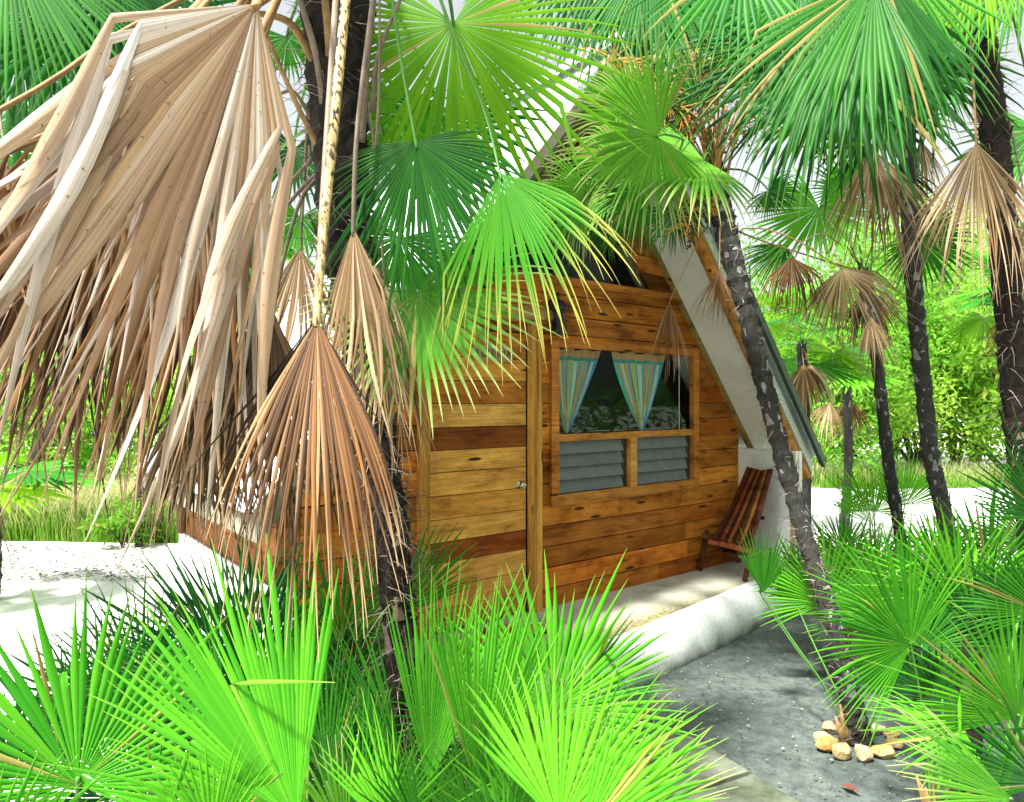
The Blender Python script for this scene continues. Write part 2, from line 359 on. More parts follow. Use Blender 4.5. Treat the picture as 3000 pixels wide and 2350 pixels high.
def stroke(pts, x, s=1):
    for (a, b), (c, d) in zip(pts[:-1], pts[1:]): lt.bar((x + a * .04, -.038, 2.085 + b * .06), (x + c * .04, -.038, 2.085 + d * .06), .008, .004, (0, 1, 0), 0, (.05, .035, .02))
GL = {'I': [[(.5, 0), (.5, 1)]], 'G': [[(1, .9), (.4, 1), (0, .5), (.4, 0), (1, .1), (1, .5), (.6, .5)]], 'U': [[(0, 1), (0, .2), (.5, 0), (1, .2), (1, 1)]],
      'A': [[(0, 0), (.5, 1), (1, 0)], [(.2, .4), (.8, .4)]], 'N': [[(0, 0), (0, 1), (1, 0), (1, 1)]]}
for i, ch in enumerate('IGUANA'):
    for s_ in GL[ch]: stroke(s_, -.60 + i * .061)
lt.build('lettering', M['tint'], sign)
for x0, x1, c in ((-1.11, -1.03, (.46, .24, .05)), (-.065, .05, (.55, .30, .07))):
    q = MB(); q.box(x0, x1, -.075, -.016, -.0, 2.42, 0, c); q.build('door_post', M['woodv'], cabin)
q = MB(); q.tube([(-1.38, -.10, 2.44), (-.6, -.105, 2.45), (.12, -.10, 2.44)], [.07, .072, .068], 14, 0, (.42, .29, .10)); q.build('log_lintel', M['wood'], cabin, True)
q = MB(); q.box(-1.03, -.065, -.03, .02, 2.30, 2.36, 0, (.25, .12, .04)); q.build('door_head', M['wood'], cabin)
# window
WC = (.50, .20, .045)
fr = MB(); a0, a1, b0, b1 = .18, 2.2, .848, 2.269
fr.box(a0, a0 + .085, -.045, .01, b0, b1, 0, WC); fr.box(a1 - .085, a1, -.0445, .01, b0, b1, 0, WC)
fr.box(a0 + .085, a1 - .085, -.043, .01, b0, b0 + .095, 0, (.48, .21, .05)); fr.box(a0 + .085, a1 - .085, -.043, .01, b1 - .07, b1, 0, (.44, .16, .035))
fr.box(a0 + .085, a1 - .085, -.041, .01, 1.395, 1.455, 0, (.50, .22, .05)); fr.box(1.165, 1.255, -.0425, .01, b0 + .095, 1.395, 0, (.56, .28, .07))
win = fr.build('window', M['wood'], cabin)
q = MB(); q.box(a0 + .08, a1 - .08, .004, .008, 1.45, b1 - .065); q.build('pane', M['glass'], win)
q = MB(); q.box(1.93, 1.937, -.002, .003, 1.455, b1 - .07, 0, (.5, .55, .55)); q.build('glazing_bar', M['tint'], win)
for x0, x1 in ((a0 + .087, 1.163), (1.257, a1 - .087)):
    q = MB(); zz = b0 + .10; hh = (1.392 - zz) / 4
    for i in range(4):
        c = [.15, .17, .15, .16][i]; 
        p = [(-.028, zz + i * hh + .004), (-.018, zz + i * hh + .002), (.03, zz + (i + 1) * hh + .012), (.02, zz + (i + 1) * hh + .016)]
        vs = [(x0 + .003, y, z) for y, z in p] + [(x1 - .08, y, z) for y, z in p]
        q.add(vs, [(0, 1, 2, 3), (7, 6, 5, 4), (0, 4, 5, 1), (1, 5, 6, 2), (2, 6, 7, 3), (3, 7, 4, 0)], 0, (c * .92, c, c))
    q.box(x1 - .078, x1, .012, .05, zz, 1.39, 0, (.05, .04, .035))
    q.build('louvre_panel', M['tint'], win)
# gable pane and sill
q = MB(); q.prism([(TA - .99, 2.81), (TA + .99, 2.81), (TA, 2.81 + .99 * SL)], .006, .010); gp = q.build('gable_window', M['glass'], cabin)
q = MB(); q.box(TA - 1.25, TA + 1.5, -.05, .005, 2.735, 2.80, 0, (.46, .17, .035)); q.build('gable_sill', M['wood'], cabin)
# room: floor, back wall, side walls
q = MB(); q.prism([(TA - 2.47, -.3), (TA + 2.47, -.3), (TA + 2.47, 1.45), (TA, ZA - EF - .02), (TA - 2.47, 1.45)], LEN - .25, LEN - .2, 0, (.2, .1, .04)); q.build('rear_wall', M['wood'], cabin)
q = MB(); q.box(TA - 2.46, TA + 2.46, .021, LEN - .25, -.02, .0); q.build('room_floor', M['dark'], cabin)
q = MB(); q.box(-1.9, 2.86, .35, .36, .0, 1.45); q.prism([(TA - 2.40, 1.452), (TA + 2.40, 1.452), (TA, ZA - EF - .06)], .35, .36); q.build('room_dark_sheet', M['dark'], cabin)  # black sheet added close behind the panes so the room looks unlit
for s in (-1, 1):
    x0, x1 = sorted((TA + s * 2.472, TA + s * 2.62))
    q = MB(); top = 1.22 if s > 0 else .55
    q.box(x0, x1, -.62 if s > 0 else .0, LEN - .02, -.3, top); q.build('knee_wall', M['white'], cabin)
    if s < 0:
        q = MB(); zz = .55
        for i in range(4): q.box(x0 + .02, x1 - .02, .0, LEN - .2, zz + .002, zz + .188, 0, Vector(PAL[i]) * .5); zz += .19
        q.build('side_wall', M['wood'], cabin)
        q = MB(); q.box(x0 - .03, x1, LEN - .2, LEN - .05, .55, 1.35, 0, (.12, .05, .02)); q.build('corner_post', M['woodv'], cabin)
q = MB()
q.box(2.935, 2.985, -.655, -.621, -.28, 1.215, 0, (.40, .33, .20)); q.box(2.987, 3.03, -.66, -.621, -.28, 1.22, 0, (.72, .70, .66)); q.box(3.032, 3.05, -.652, -.621, -.28, 1.2, 0, (.30, .14, .04)); q.box(3.052, 3.10, -.66, -.621, -.28, 1.22, 0, (.74, .72, .68))
q.build('porch_post', M['tint'], cabin)
# roof: corrugated sheets, soffits, rafters, trims
for s in (-1, 1):
    mb = MB(); ny = int((LEN + OV + .1) / .0175); vs = []; fs = []
    y0 = -OV - .03
    cosn = 1 / math.hypot(1, SL)
    for i in range(ny + 1):
        y = y0 + (LEN + OV + .06) * i / ny; c = .011 * math.cos(i * 2 * math.pi / 4.2)
        for (hw, zz) in ((0.0 if s > 0 else -.06, ZA + .03), (HW + .04, ZE - .02)):
            vs.append((TA + s * (hw + c * SL * cosn), y, zz + c * cosn + .03))
    for i in range(ny): fs.append((2 * i, 2 * i + 1, 2 * i + 3, 2 * i + 2))
    mb.add(vs, fs); mb.build('roof_sheet', M['zinc'], cabin, True)
    mb = MB(); t1 = EF
    mb.prism([(TA, ZA - .06), (TA, ZA - t1), (TA + s * HW * .995, ZE - t1 + .02), (TA + s * HW, ZE - .05)], -OV + .03, LEN)
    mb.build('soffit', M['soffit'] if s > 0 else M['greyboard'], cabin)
    mb = MB(); e = HW + (.05 if s > 0 else .02)
    mb.prism([(TA, ZA + .06), (TA, ZA - .05), (TA + s * e, ZE - .09), (TA + s * e, ZE + .02)], -OV - .075, -OV - .032)
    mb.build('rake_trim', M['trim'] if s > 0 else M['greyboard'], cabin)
    mb = MB(); off = .25
    pts = [(TA + s * u * HW, -OV + .09, ZA - SL * u * HW - off) for u in (.03, .35, .7, .985 if s > 0 else .9)]
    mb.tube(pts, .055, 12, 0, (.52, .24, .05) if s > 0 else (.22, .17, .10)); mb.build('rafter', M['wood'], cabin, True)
    mb = MB(); pts = [(TA + s * inner(z_) - s * .03, -.03, z_) for z_ in (1.12, 2.3, 3.4, 4.40)]
    for a_, b_ in zip(pts[:-1], pts[1:]): mb.bar(a_, b_, .04, .05, (0, 1, 0), 0, (.30, .21, .07))
    mb.build('cover_strip', M['wood'], cabin)
q = MB(); q.prism([(TA - .16, ZA - .10), (TA, ZA + .09), (TA + .16, ZA - .10), (TA, ZA + .06)], -OV - .05, LEN + .03); q.build('ridge_cap', M['zinc'], cabin)
# porch
mb = MB(); nT = 46; vs = []; cols = []
prt = random.Random(3)
for i in range(nT + 1):
    t = -2.3 + 5.25 * i / nT
    ot = .66 + .29 * max(0, min(1, (2.2 - t) / 2.4)) ** 1.0
    if t < -.2: ot += .05 * (-.2 - t)
    wob = prt.uniform(-.008, .008)
    for o_, z_ in ((-.012, 0), (ot * .35, .0), (ot * .75, -.002), (ot - .06, -.003), (ot + wob, .0), (ot + .035 + wob, -.010), (ot + .07 + wob, -.045), (ot + .15 + wob, -.18), (ot + .20 + wob, -.33)):
        vs.append((t, -o_, z_))
K = 9; ff = []; fm = []
for i in range(nT):
    for k in range(K - 1): ff.append((i * K + k, i * K + k + 1, (i + 1) * K + k + 1, (i + 1) * K + k)); fm.append(0 if k < 3 else 1)
ff.append(tuple(range(K))); fm.append(1); ff.append(tuple(nT * K + k for k in range(K - 1, -1, -1))); fm.append(1)
mb.add(vs, ff); mb.mi = fm
def porchfloor():
    m, n, b = newmat('stained_porch_floor'); v = coords(n)
    nz = noise(n, v, 3.2, 8, .7); c = ramp(n, nz, [(.3, (.30, .30, .22)), (.6, (.52, .52, .44))]).outputs[0]
    # mould along the outer edge of the floor
    sx = n.nodes.new('ShaderNodeSeparateXYZ'); n.links.new(v, sx.inputs[0])
    ad = node(n, 'ShaderNodeMath', operation='MULTIPLY_ADD'); n.links.new(nz, ad.inputs[0]); ad.inputs[1].default_value = -.5; n.links.new(sx.outputs['Y'], ad.inputs[2])
    k = ramp(n, ad.outputs[0], [(0, (1, 1, 1)), (1, (0, 0, 0))])
    mr = node(n, 'ShaderNodeMapRange'); mr.inputs[1].default_value = -.98; mr.inputs[2].default_value = -.70; n.links.new(ad.outputs[0], mr.inputs[0]); n.links.new(mr.outputs[0], k.inputs[0])
    f2 = noise(n, v, 25, 6, .8); spk = ramp(n, f2, [(.35, (.05, .05, .025)), (.65, (.30, .28, .14))]).outputs[0]
    c = mix(n, 'MIX', k.outputs[0], c, spk); n.links.new(c, b.inputs['Base Color']); b.inputs['Roughness'].default_value = .75; bump(n, b, nz, .2, .01); return m
def curbmat():
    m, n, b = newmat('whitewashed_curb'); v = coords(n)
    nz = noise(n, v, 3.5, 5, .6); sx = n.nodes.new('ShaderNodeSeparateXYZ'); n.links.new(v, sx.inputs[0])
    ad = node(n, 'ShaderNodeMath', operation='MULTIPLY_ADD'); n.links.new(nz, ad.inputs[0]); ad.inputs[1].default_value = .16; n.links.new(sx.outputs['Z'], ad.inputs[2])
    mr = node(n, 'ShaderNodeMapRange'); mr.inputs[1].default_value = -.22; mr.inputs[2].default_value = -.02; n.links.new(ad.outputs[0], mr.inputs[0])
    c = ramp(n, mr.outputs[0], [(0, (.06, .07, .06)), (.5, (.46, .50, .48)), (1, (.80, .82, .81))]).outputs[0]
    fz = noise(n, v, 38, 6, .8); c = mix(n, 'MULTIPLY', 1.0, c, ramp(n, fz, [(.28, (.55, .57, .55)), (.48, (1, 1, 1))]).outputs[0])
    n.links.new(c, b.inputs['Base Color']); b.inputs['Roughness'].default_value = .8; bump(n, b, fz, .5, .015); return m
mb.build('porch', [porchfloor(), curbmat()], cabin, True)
# wall lantern by the door head
q = MB(); lx, ly, lz = .15, -.16, 2.41
q.lathe((lx, ly, lz), [(.01, .17), (.05, .15), (.085, .10), (.09, .085), (.06, .08), (.055, -.07), (.075, -.08), (.07, -.11), (.02, -.13)], 16)
q.tube([(lx, -.02, lz + .02), (lx, -.05, lz + .16), (lx, ly, lz + .22), (lx, ly, lz + .16)], .012, 8); q.lathe((lx, -.02, lz + .02), [(.05, .02), (.05, -.02)], 14, 0, ax='y')
lan = q.build('wall_lantern', M['black'], None, True); lan.location = A; lan.rotation_euler = (0, 0, AL)
tag(lan, 'round black wall lantern between the door and the window', 'lantern')
# curtains hanging inside the window
def stripes():
    m, n, b = newmat('striped_curtain_cloth')
    at = n.nodes.new('ShaderNodeVertexColor'); at.layer_name = 'col'; sp = n.nodes.new('ShaderNodeSeparateColor'); n.links.new(at.outputs[0], sp.inputs[0])
    c1, c2, c3, c4, c5, c6 = (.10, .52, .46), (.50, .38, .22), (.08, .30, .55), (.50, .66, .56), (.05, .40, .32), (.48, .50, .20)
    seq = [tuple(.95 * x ** 1.2 for x in c) for c in (c1, c2, c5, c4, c2, c1, c3, c6, c2, c5, c4, c1, c3, c2, c1, c6, c2, c3, c5, c4, c3, c1)]
    r = ramp(n, sp.outputs[0], [(i / len(seq), c) for i, c in enumerate(seq)], 'CONSTANT').outputs[0]
    hem = ramp(n, sp.outputs[1], [(0, (.42, .25, .10)), (.09, (.05, .25, .22)), (.14, (1, 1, 1))], 'CONSTANT').outputs[0]
    hf = ramp(n, sp.outputs[1], [(0, (1, 1, 1)), (.14, (0, 0, 0))], 'CONSTANT').outputs[0]
    c = mix(n, 'MIX', hf, r, hem); nz = noise(n, coords(n), 90, 3); c = mix(n, 'MULTIPLY', 1.0, c, ramp(n, nz, [(.3, (.75,) * 3), (.7, (1.1,) * 3)]).outputs[0])
    n.links.new(c, b.inputs['Base Color']); b.inputs['Roughness'].default_value = .85; return m
M['cloth'] = stripes()
for (t0, t1, tm, lab) in ((.27, .86, .43, 'striped curtain gathered at its foot in the left half of the window'), (1.0, 1.78, 1.42, 'striped curtain gathered at its foot, nearer the right side of the window')):
    mb = MB(); nu, nv = 60, 22; vs = []; cc = []; ztop, zb = 2.205, 1.46
    for j in range(nv + 1):
        v = j / nv; pinch = (1 - v) ** .8 if v > 0 else 1; half0 = (t1 - t0) / 2
        wdt = half0 * (.06 + .94 * (1 - v ** 1.25)); cx = (t0 + t1) / 2 * (1 - v ** 1.1) + tm * v ** 1.1
        for i in range(nu + 1):
            u = i / nu; sag = .018 * math.sin(u * math.pi * 3) ** 2 * (1 - v) ** 6
            y = .045 + (.014 + .012 * v) * math.sin(u * 2 * math.pi * 7 + 1.5 * math.sin(v * 3)) * min(1, wdt / half0 + .25)
            vs.append((cx + (u - .5) * 2 * wdt, y, ztop + (zb - ztop) * v - sag)); cc.append((u, v, 0))
    fs = [(j * (nu + 1) + i, j * (nu + 1) + i + 1, (j + 1) * (nu + 1) + i + 1, (j + 1) * (nu + 1) + i) for j in range(nv) for i in range(nu)]
    mb.add(vs, fs, 0, cc); o = mb.build('curtain', M['cloth'], None, True); o.location = A; o.rotation_euler = (0, 0, AL)
    tag(o, lab, 'curtain', 'curtains inside the window')
# half-round doormat
mb = MB(); nn = 24; Rm = .36
arc = [(Rm * math.cos(math.pi * i / nn), Rm * math.sin(math.pi * i / nn)) for i in range(nn + 1)]
mb.add([(x, y, 0) for x, y in arc] + [(x, y, .012) for x, y in arc], [tuple(range(nn, -1, -1)), tuple(range(nn + 1, 2 * nn + 2))] + [(i, i + 1, nn + 2 + i, nn + 1 + i) for i in range(nn)] + [(nn, 0, nn + 1, 2 * nn + 1)], 0, (.02, .015, .012))
for r0, r1, k in ((.05, .13, 3), (.145, .235, 6), (.25, .335, 9)):
    for i in range(k):
        a0_, a1_ = math.pi * (i + .06) / k, math.pi * (i + .94) / k; c = pr.choice([(.42, .10, .04), (.50, .15, .07), (.36, .20, .14), (.28, .07, .03)])
        ring = [(r * math.cos(a0_ + (a1_ - a0_) * j / 4), r * math.sin(a0_ + (a1_ - a0_) * j / 4)) for r in (r0, r1) for j in range(5)]
        mb.add([(x, y, .012) for x, y in ring] + [(x, y, .020) for x, y in ring], [(10 + j, 11 + j, 16 + j, 15 + j) for j in range(4)] + [(j, j + 1, j + 11, j + 10) for j in range(4)] + [(5 + j, 15 + j, 16 + j, 6 + j) for j in range(4)] + [(0, 10, 15, 5), (4, 9, 19, 14)], 0, c)
mat_o = mb.build('doormat', M['tint']); mat_o.location = W(-.52, .50, .003); mat_o.rotation_euler = (0, 0, AL + math.pi + math.pi)
tag(mat_o, 'half round doormat of red brick shapes lying on the porch before the door', 'doormat')

# ------------------------------------------------------------------ stick chair on the porch
cl = W(2.5, .3, 0)
chair = empty('stick_chair', cl, AL, 'slatted wooden stick chair in dark and striped woods on the porch by the knee wall', 'chair')
def C(t, o, z): return Vector((t - 2.5, -(o - .3), z))
SC = [(.10, .03, .012), (.05, .02, .01), (.24, .06, .02), (.035, .015, .008), (.24, .08, .02), (.03, .018, .01), (.09, .03, .012), (.26, .13, .03), (.05, .02, .012), (.10, .035, .03)]
nS = 10
for i in range(nS):
    u = i / (nS - 1); ob = .14 + .41 * u; ot = .24 + .26 * u; q = MB(); bow = .03 * (2 * u - 1) ** 2
    p0, p1, p2 = C(2.30, ob, .30), C(2.53, (ob + ot) / 2, .60), C(2.82 - bow, ot, 1.01 + .03 * abs(2 * u - 1))
    q.bar(p0, p1, .034, .022, (1, 0, .6), 0, SC[i]); q.bar(p1, p2, .034, .022, (1, 0, .6), 0, SC[i]); q.build('back_slat', M['woodpl'], chair)
q = MB(); q.bar(C(2.285, .10, .305), C(2.285, .60, .285), .03, .05, (0, 0, 1), 0, (.50, .16, .09)); q.build('front_rail', M['woodpl'], chair)
q = MB(); q.bar(C(2.62, .15, .56), C(2.62, .52, .56), .03, .035, (0, 0, 1), 0, (.06, .03, .015)); q.build('back_rail', M['woodpl'], chair)
for o_ in (.05, .57):
    q = MB(); q.bar(C(2.34, o_, .40), C(2.20, o_, 0.0), .032, .045, (1, 0, 0), 0, (.10, .045, .025)); q.build('leg', M['woodpl'], chair)
    q = MB(); q.bar(C(2.22, o_ + (.035 if o_ < .3 else -.035), .37), C(2.86, o_ + (.035 if o_ < .3 else -.035), .012), .032, .045, (1, 0, 0), 0, (.15, .08, .04)); q.build('leg', M['woodpl'], chair)
for i in range(7):
    q = MB(); o_ = .12 + .38 * i / 6; q.bar(C(2.26, o_, .34), C(2.62, o_, .17), .03, .02, (0, 0, 1), 0, SC[(i * 3) % 10]); q.build('seat_slat', M['woodpl'], chair)
q = MB(); q.bar(C(2.55, .07, .175), C(2.55, .55, .175), .03, .03, (0, 0, 1), 0, (.05, .025, .015)); q.build('seat_rail', M['woodpl'], chair)

# ------------------------------------------------------------------ stones
def stonemat():
    m, n, b = newmat('dirty_limestone'); at = n.nodes.new('ShaderNodeVertexColor'); at.layer_name = 'col'
    z1 = noise(n, coords(n), 14, 7, .7); z2 = noise(n, coords(n), 60, 5, .7)
    c = mix(n, 'MULTIPLY', 1.0, at.outputs[0], ramp(n, z1, [(.3, (.45, .33, .2)), (.5, (.95, .88, .78)), (.7, (1.3, 1.3, 1.35))]).outputs[0])
    c = mix(n, 'MULTIPLY', 1.0, c, ramp(n, z2, [(.3, (.6, .58, .55)), (.5, (1.05, 1.05, 1.05))]).outputs[0])
    n.links.new(c, b.inputs['Base Color']); b.inputs['Roughness'].default_value = .9; bump(n, b, z2, .6, .01); return m
M['stone'] = stonemat()
def stone(pos, size, rz, col, label, group):
    import bmesh
    bm = bmesh.new(); bmesh.ops.create_icosphere(bm, subdivisions=3, radius=1)
    r = random.Random(int(abs(pos[0] * 1000 + pos[1] * 777)))
    planes = [(Vector((r.gauss(0, 1), r.gauss(0, 1), r.gauss(0, .8))).normalized(), r.uniform(.55, .85)) for _ in range(11)]
    for v in bm.verts:
        for nrm, d in planes:
            k = v.co.dot(nrm)
            if k > d: v.co -= nrm * (k - d) * .93
        v.co *= 1 + r.uniform(-.012, .012)
        v.co.x *= size[0]; v.co.y *= size[1]; v.co.z *= size[2]
    zmin = min(v.co.z for v in bm.verts)
    me = bpy.data.meshes.new('stone'); bm.to_mesh(me); bm.free()
    at = me.color_attributes.new('col', 'FLOAT_COLOR', 'POINT')
    for d in at.data: d.color = (*col, 1)
    me.materials.append(M['stone']); o = bpy.data.objects.new('stone', me); COL.objects.link(o)
    o.location = (pos[0], pos[1], -zmin - .02); o.rotation_euler = (0, 0, rz); return tag(o, label, 'stone', group)
SG = 'limestone rocks ringing the leaning palm'
SC2 = [tuple(.72 * x for x in c) for c in [(.62, .50, .32), (.66, .56, .38), (.58, .36, .12), (.62, .48, .24), (.70, .58, .38), (.62, .44, .20), (.66, .50, .30), (.60, .42, .20), (.68, .58, .44)]]
SP = [(2432, 2135, .07, .05, .055, 'pale rock at the far left of the ring round the leaning palm'), (2412, 2162, .075, .045, .05, 'slanted rock on the left of the ring, behind the orange tinted one'),
      (2425, 2190, .085, .06, .06, 'orange tinted rock at the left front of the palm ring'), (2467, 2210, .075, .055, .065, 'squarish buff rock at the front of the palm ring'),
      (2528, 2215, .06, .055, .07, 'pointed pale rock at the front of the palm ring, right of the squarish one'), (2590, 2205, .085, .05, .055, 'wedge shaped rock at the right front of the palm ring'),
      (2622, 2180, .06, .04, .045, 'small pinkish rock on the right of the palm ring'), (2615, 2155, .06, .045, .05, 'rounded rock on the right of the palm ring with an orange side'), (2565, 2138, .085, .045, .05, 'long pale rock behind the leaning trunk in its ring')]
for (px, py, sx, sy, sz, lab), c in zip(SP, SC2):
    stone(G(px, py + 8), (sx * .95, sy * .9, sz * .8), rng.uniform(-.5, .5), c, lab, SG)
SG2 = 'limestone rocks of the ring behind the low palms'
for i, (px, py, lab) in enumerate([(2530, 1945, 'upright pale rock at the left of the farther ring'), (2560, 1915, 'rock at the back of the farther ring'), (2590, 1918, 'rock behind the fan leaf in the farther ring'), (2575, 1978, 'flat rock at the front of the farther ring under the fan leaf'),
                                   (2690, 2020, 'brownish rock at the right of the farther ring'), (2728, 2032, 'whitish oblong rock lying right of the brownish one')]):
    stone(G(px, py), (.085, .06, .06), rng.uniform(-1, 1), SC2[i], lab, SG2)

# ------------------------------------------------------------------ palm leaves
CAMV = Vector((0, 0, EYE))
frng = np.random.default_rng(7)
def frond(root, hub, tip, spread, n=38, roll=0, droop=.25, fuse=.5, mat='green', to=None, sag=.0, pr0=.006, pr1=.011, pmat='stalk', cup=.12, edge=.35,
          fold=.7, twist=.0, wander=.0, nrm=None, dead=False, kink=None, label=None, K=9, wid=1.0, pts=None, ragged=.06, name=None, hang=None, hf=.6, hmin=8):
    hub = Vector(hub); tip = Vector(tip); a = (tip - hub); R = a.length; a = a.normalized()
    if nrm is None:
        v = (CAMV - hub).normalized()
        nv = v - a * v.dot(a)
        nrm = nv.normalized() if nv.length > .05 else a.orthogonal().normalized()
    else:
        nrm = Vector(nrm); nrm = (nrm - a * nrm.dot(a)).normalized()
    nrm = Matrix.Rotation(R_(roll), 3, a) @ nrm
    s = a.cross(nrm)
    a, nrm, s, h = np.array(a), np.array(nrm), np.array(s), np.array(hub)
    sp = R_(spread); dphi = sp / n; V = []; Fc = []; Cc = []
    u = np.linspace(0, 1, K + 1); G_ = np.array((0, 0, -1.0))
    for i in range(n):
        phi = (-.5 + (i + .5) / n) * sp + frng.normal(0, .12) * dphi
        L = R * (1 - edge * (abs(phi) / (sp / 2)) ** 2) * (1 + frng.normal(0, ragged))
        if dead and frng.random() < .10: L *= frng.uniform(.55, .85)
        d = math.cos(phi) * a + math.sin(phi) * s + cup * nrm; d /= np.linalg.norm(d)
        p = h.copy(); dl = L / K; rnd = frng.random(); tw = frng.normal(0, twist); wd = frng.normal(0, wander); wn = frng.normal(0, wander)
        f_i = fuse * (1 + frng.normal(0, .08)); kk = kink if kink is None else kink * (1 + frng.normal(0, .11))
        hf_i = min(.95, max(.1, frng.normal(hf, .13))); bent = hang is None; dr_i = droop * (1 + frng.normal(0, .25 if not dead else .3)); base = len(V)
        wf = f_i * L * math.tan(dphi / 2) * 1.03 * wid
        brk_ = frng.uniform(.45, .8) if (not dead and frng.random() < .05) else None
        for j in range(K + 1):
            uu = u[j]
            nl = nrm - d * np.dot(nrm, d); nn_ = np.linalg.norm(nl)
            nl = nl / nn_ if nn_ > 1e-3 else s
            sd_ = np.cross(d, nl)
            if uu <= f_i: hw_ = uu * L * math.tan(dphi / 2) * 1.03 * wid; fo = fold
            else:
                q = (uu - f_i) / (1 - f_i); hw_ = wf * (1 - q ** 1.12) + .0005; fo = fold * (1 + .8 * q)
                if tw: ang = tw * q * 2.2; sd_ = sd_ * math.cos(ang) + nl * math.sin(ang); nl = np.cross(sd_, d)
            ed = fo * hw_
            V.extend((p - sd_ * hw_ - nl * ed * .5, p + nl * ed * .5, p + sd_ * hw_ - nl * ed * .5))
            Cc.extend(((rnd, uu, 1), (rnd, uu, 0), (rnd, uu, 1)))
            # step
            if brk_ is not None and uu >= brk_:
                brk_ = None; d = d * .45 + G_ * .5 + frng.normal(0, .25, 3); d /= np.linalg.norm(d)
            if not bent and uu >= kk:
                bent = True; hv = np.array(hang) + frng.normal(0, .10, 3); hv /= np.linalg.norm(hv); ca = float(np.dot(d, hv)); g_ = hf_i * max(0, min(1, (math.acos(max(-1, min(1, ca))) - R_(hmin)) / R_(18))); d = d * (1 - g_) + hv * g_; d /= np.linalg.norm(d)
            if hang is not None: wgt = .15 if bent else .02
            elif kk is None: wgt = .12 if uu < f_i * .8 else (uu - f_i * .8) / (1 - f_i * .8) * 1.4 + .1
            else: wgt = 3.2 * math.exp(-((uu - kk) / .11) ** 2) + (.25 if uu > kk else 0)
            d = d + G_ * dr_i * wgt * (2.2 / K) * 2.0 + (s * wd + nrm * wn) * (uu > f_i * .7) * .25
            d /= np.linalg.norm(d); p = p + d * dl
        for j in range(K):
            b = base + 3 * j; Fc.append((b, b + 1, b + 4, b + 3)); Fc.append((b + 1, b + 2, b + 5, b + 4))
    mb = MB(); mb.v = [tuple(x) for x in V]; mb.f = Fc; mb.mi = [0] * len(Fc); mb.c = Cc
    o = mb.build(name or ('dead_frond' if dead else 'frond'), M[mat], root, True, tuple(root.location))
    if label: o['label'] = label
    if to is not None:
        to = Vector(to); mid = (hub + to) / 2 + Vector((0, 0, sag)); q = MB()
        if pts is None: pts_ = [hub + Vector(a) * .012, hub, hub * .7 + mid * .3 + (mid - (hub + to) / 2) * .3, mid, to]
        else: pts_ = [hub + Vector(a) * .012, hub, *[Vector(x) for x in pts], to]
        sm = spline(pts_, 14); q.tube(sm, list(np.linspace(pr0, pr1, 14)), 7, 0, flat=.7)
        q.build('leafstalk', M[pmat], o, True, tuple(root.location))
    return o
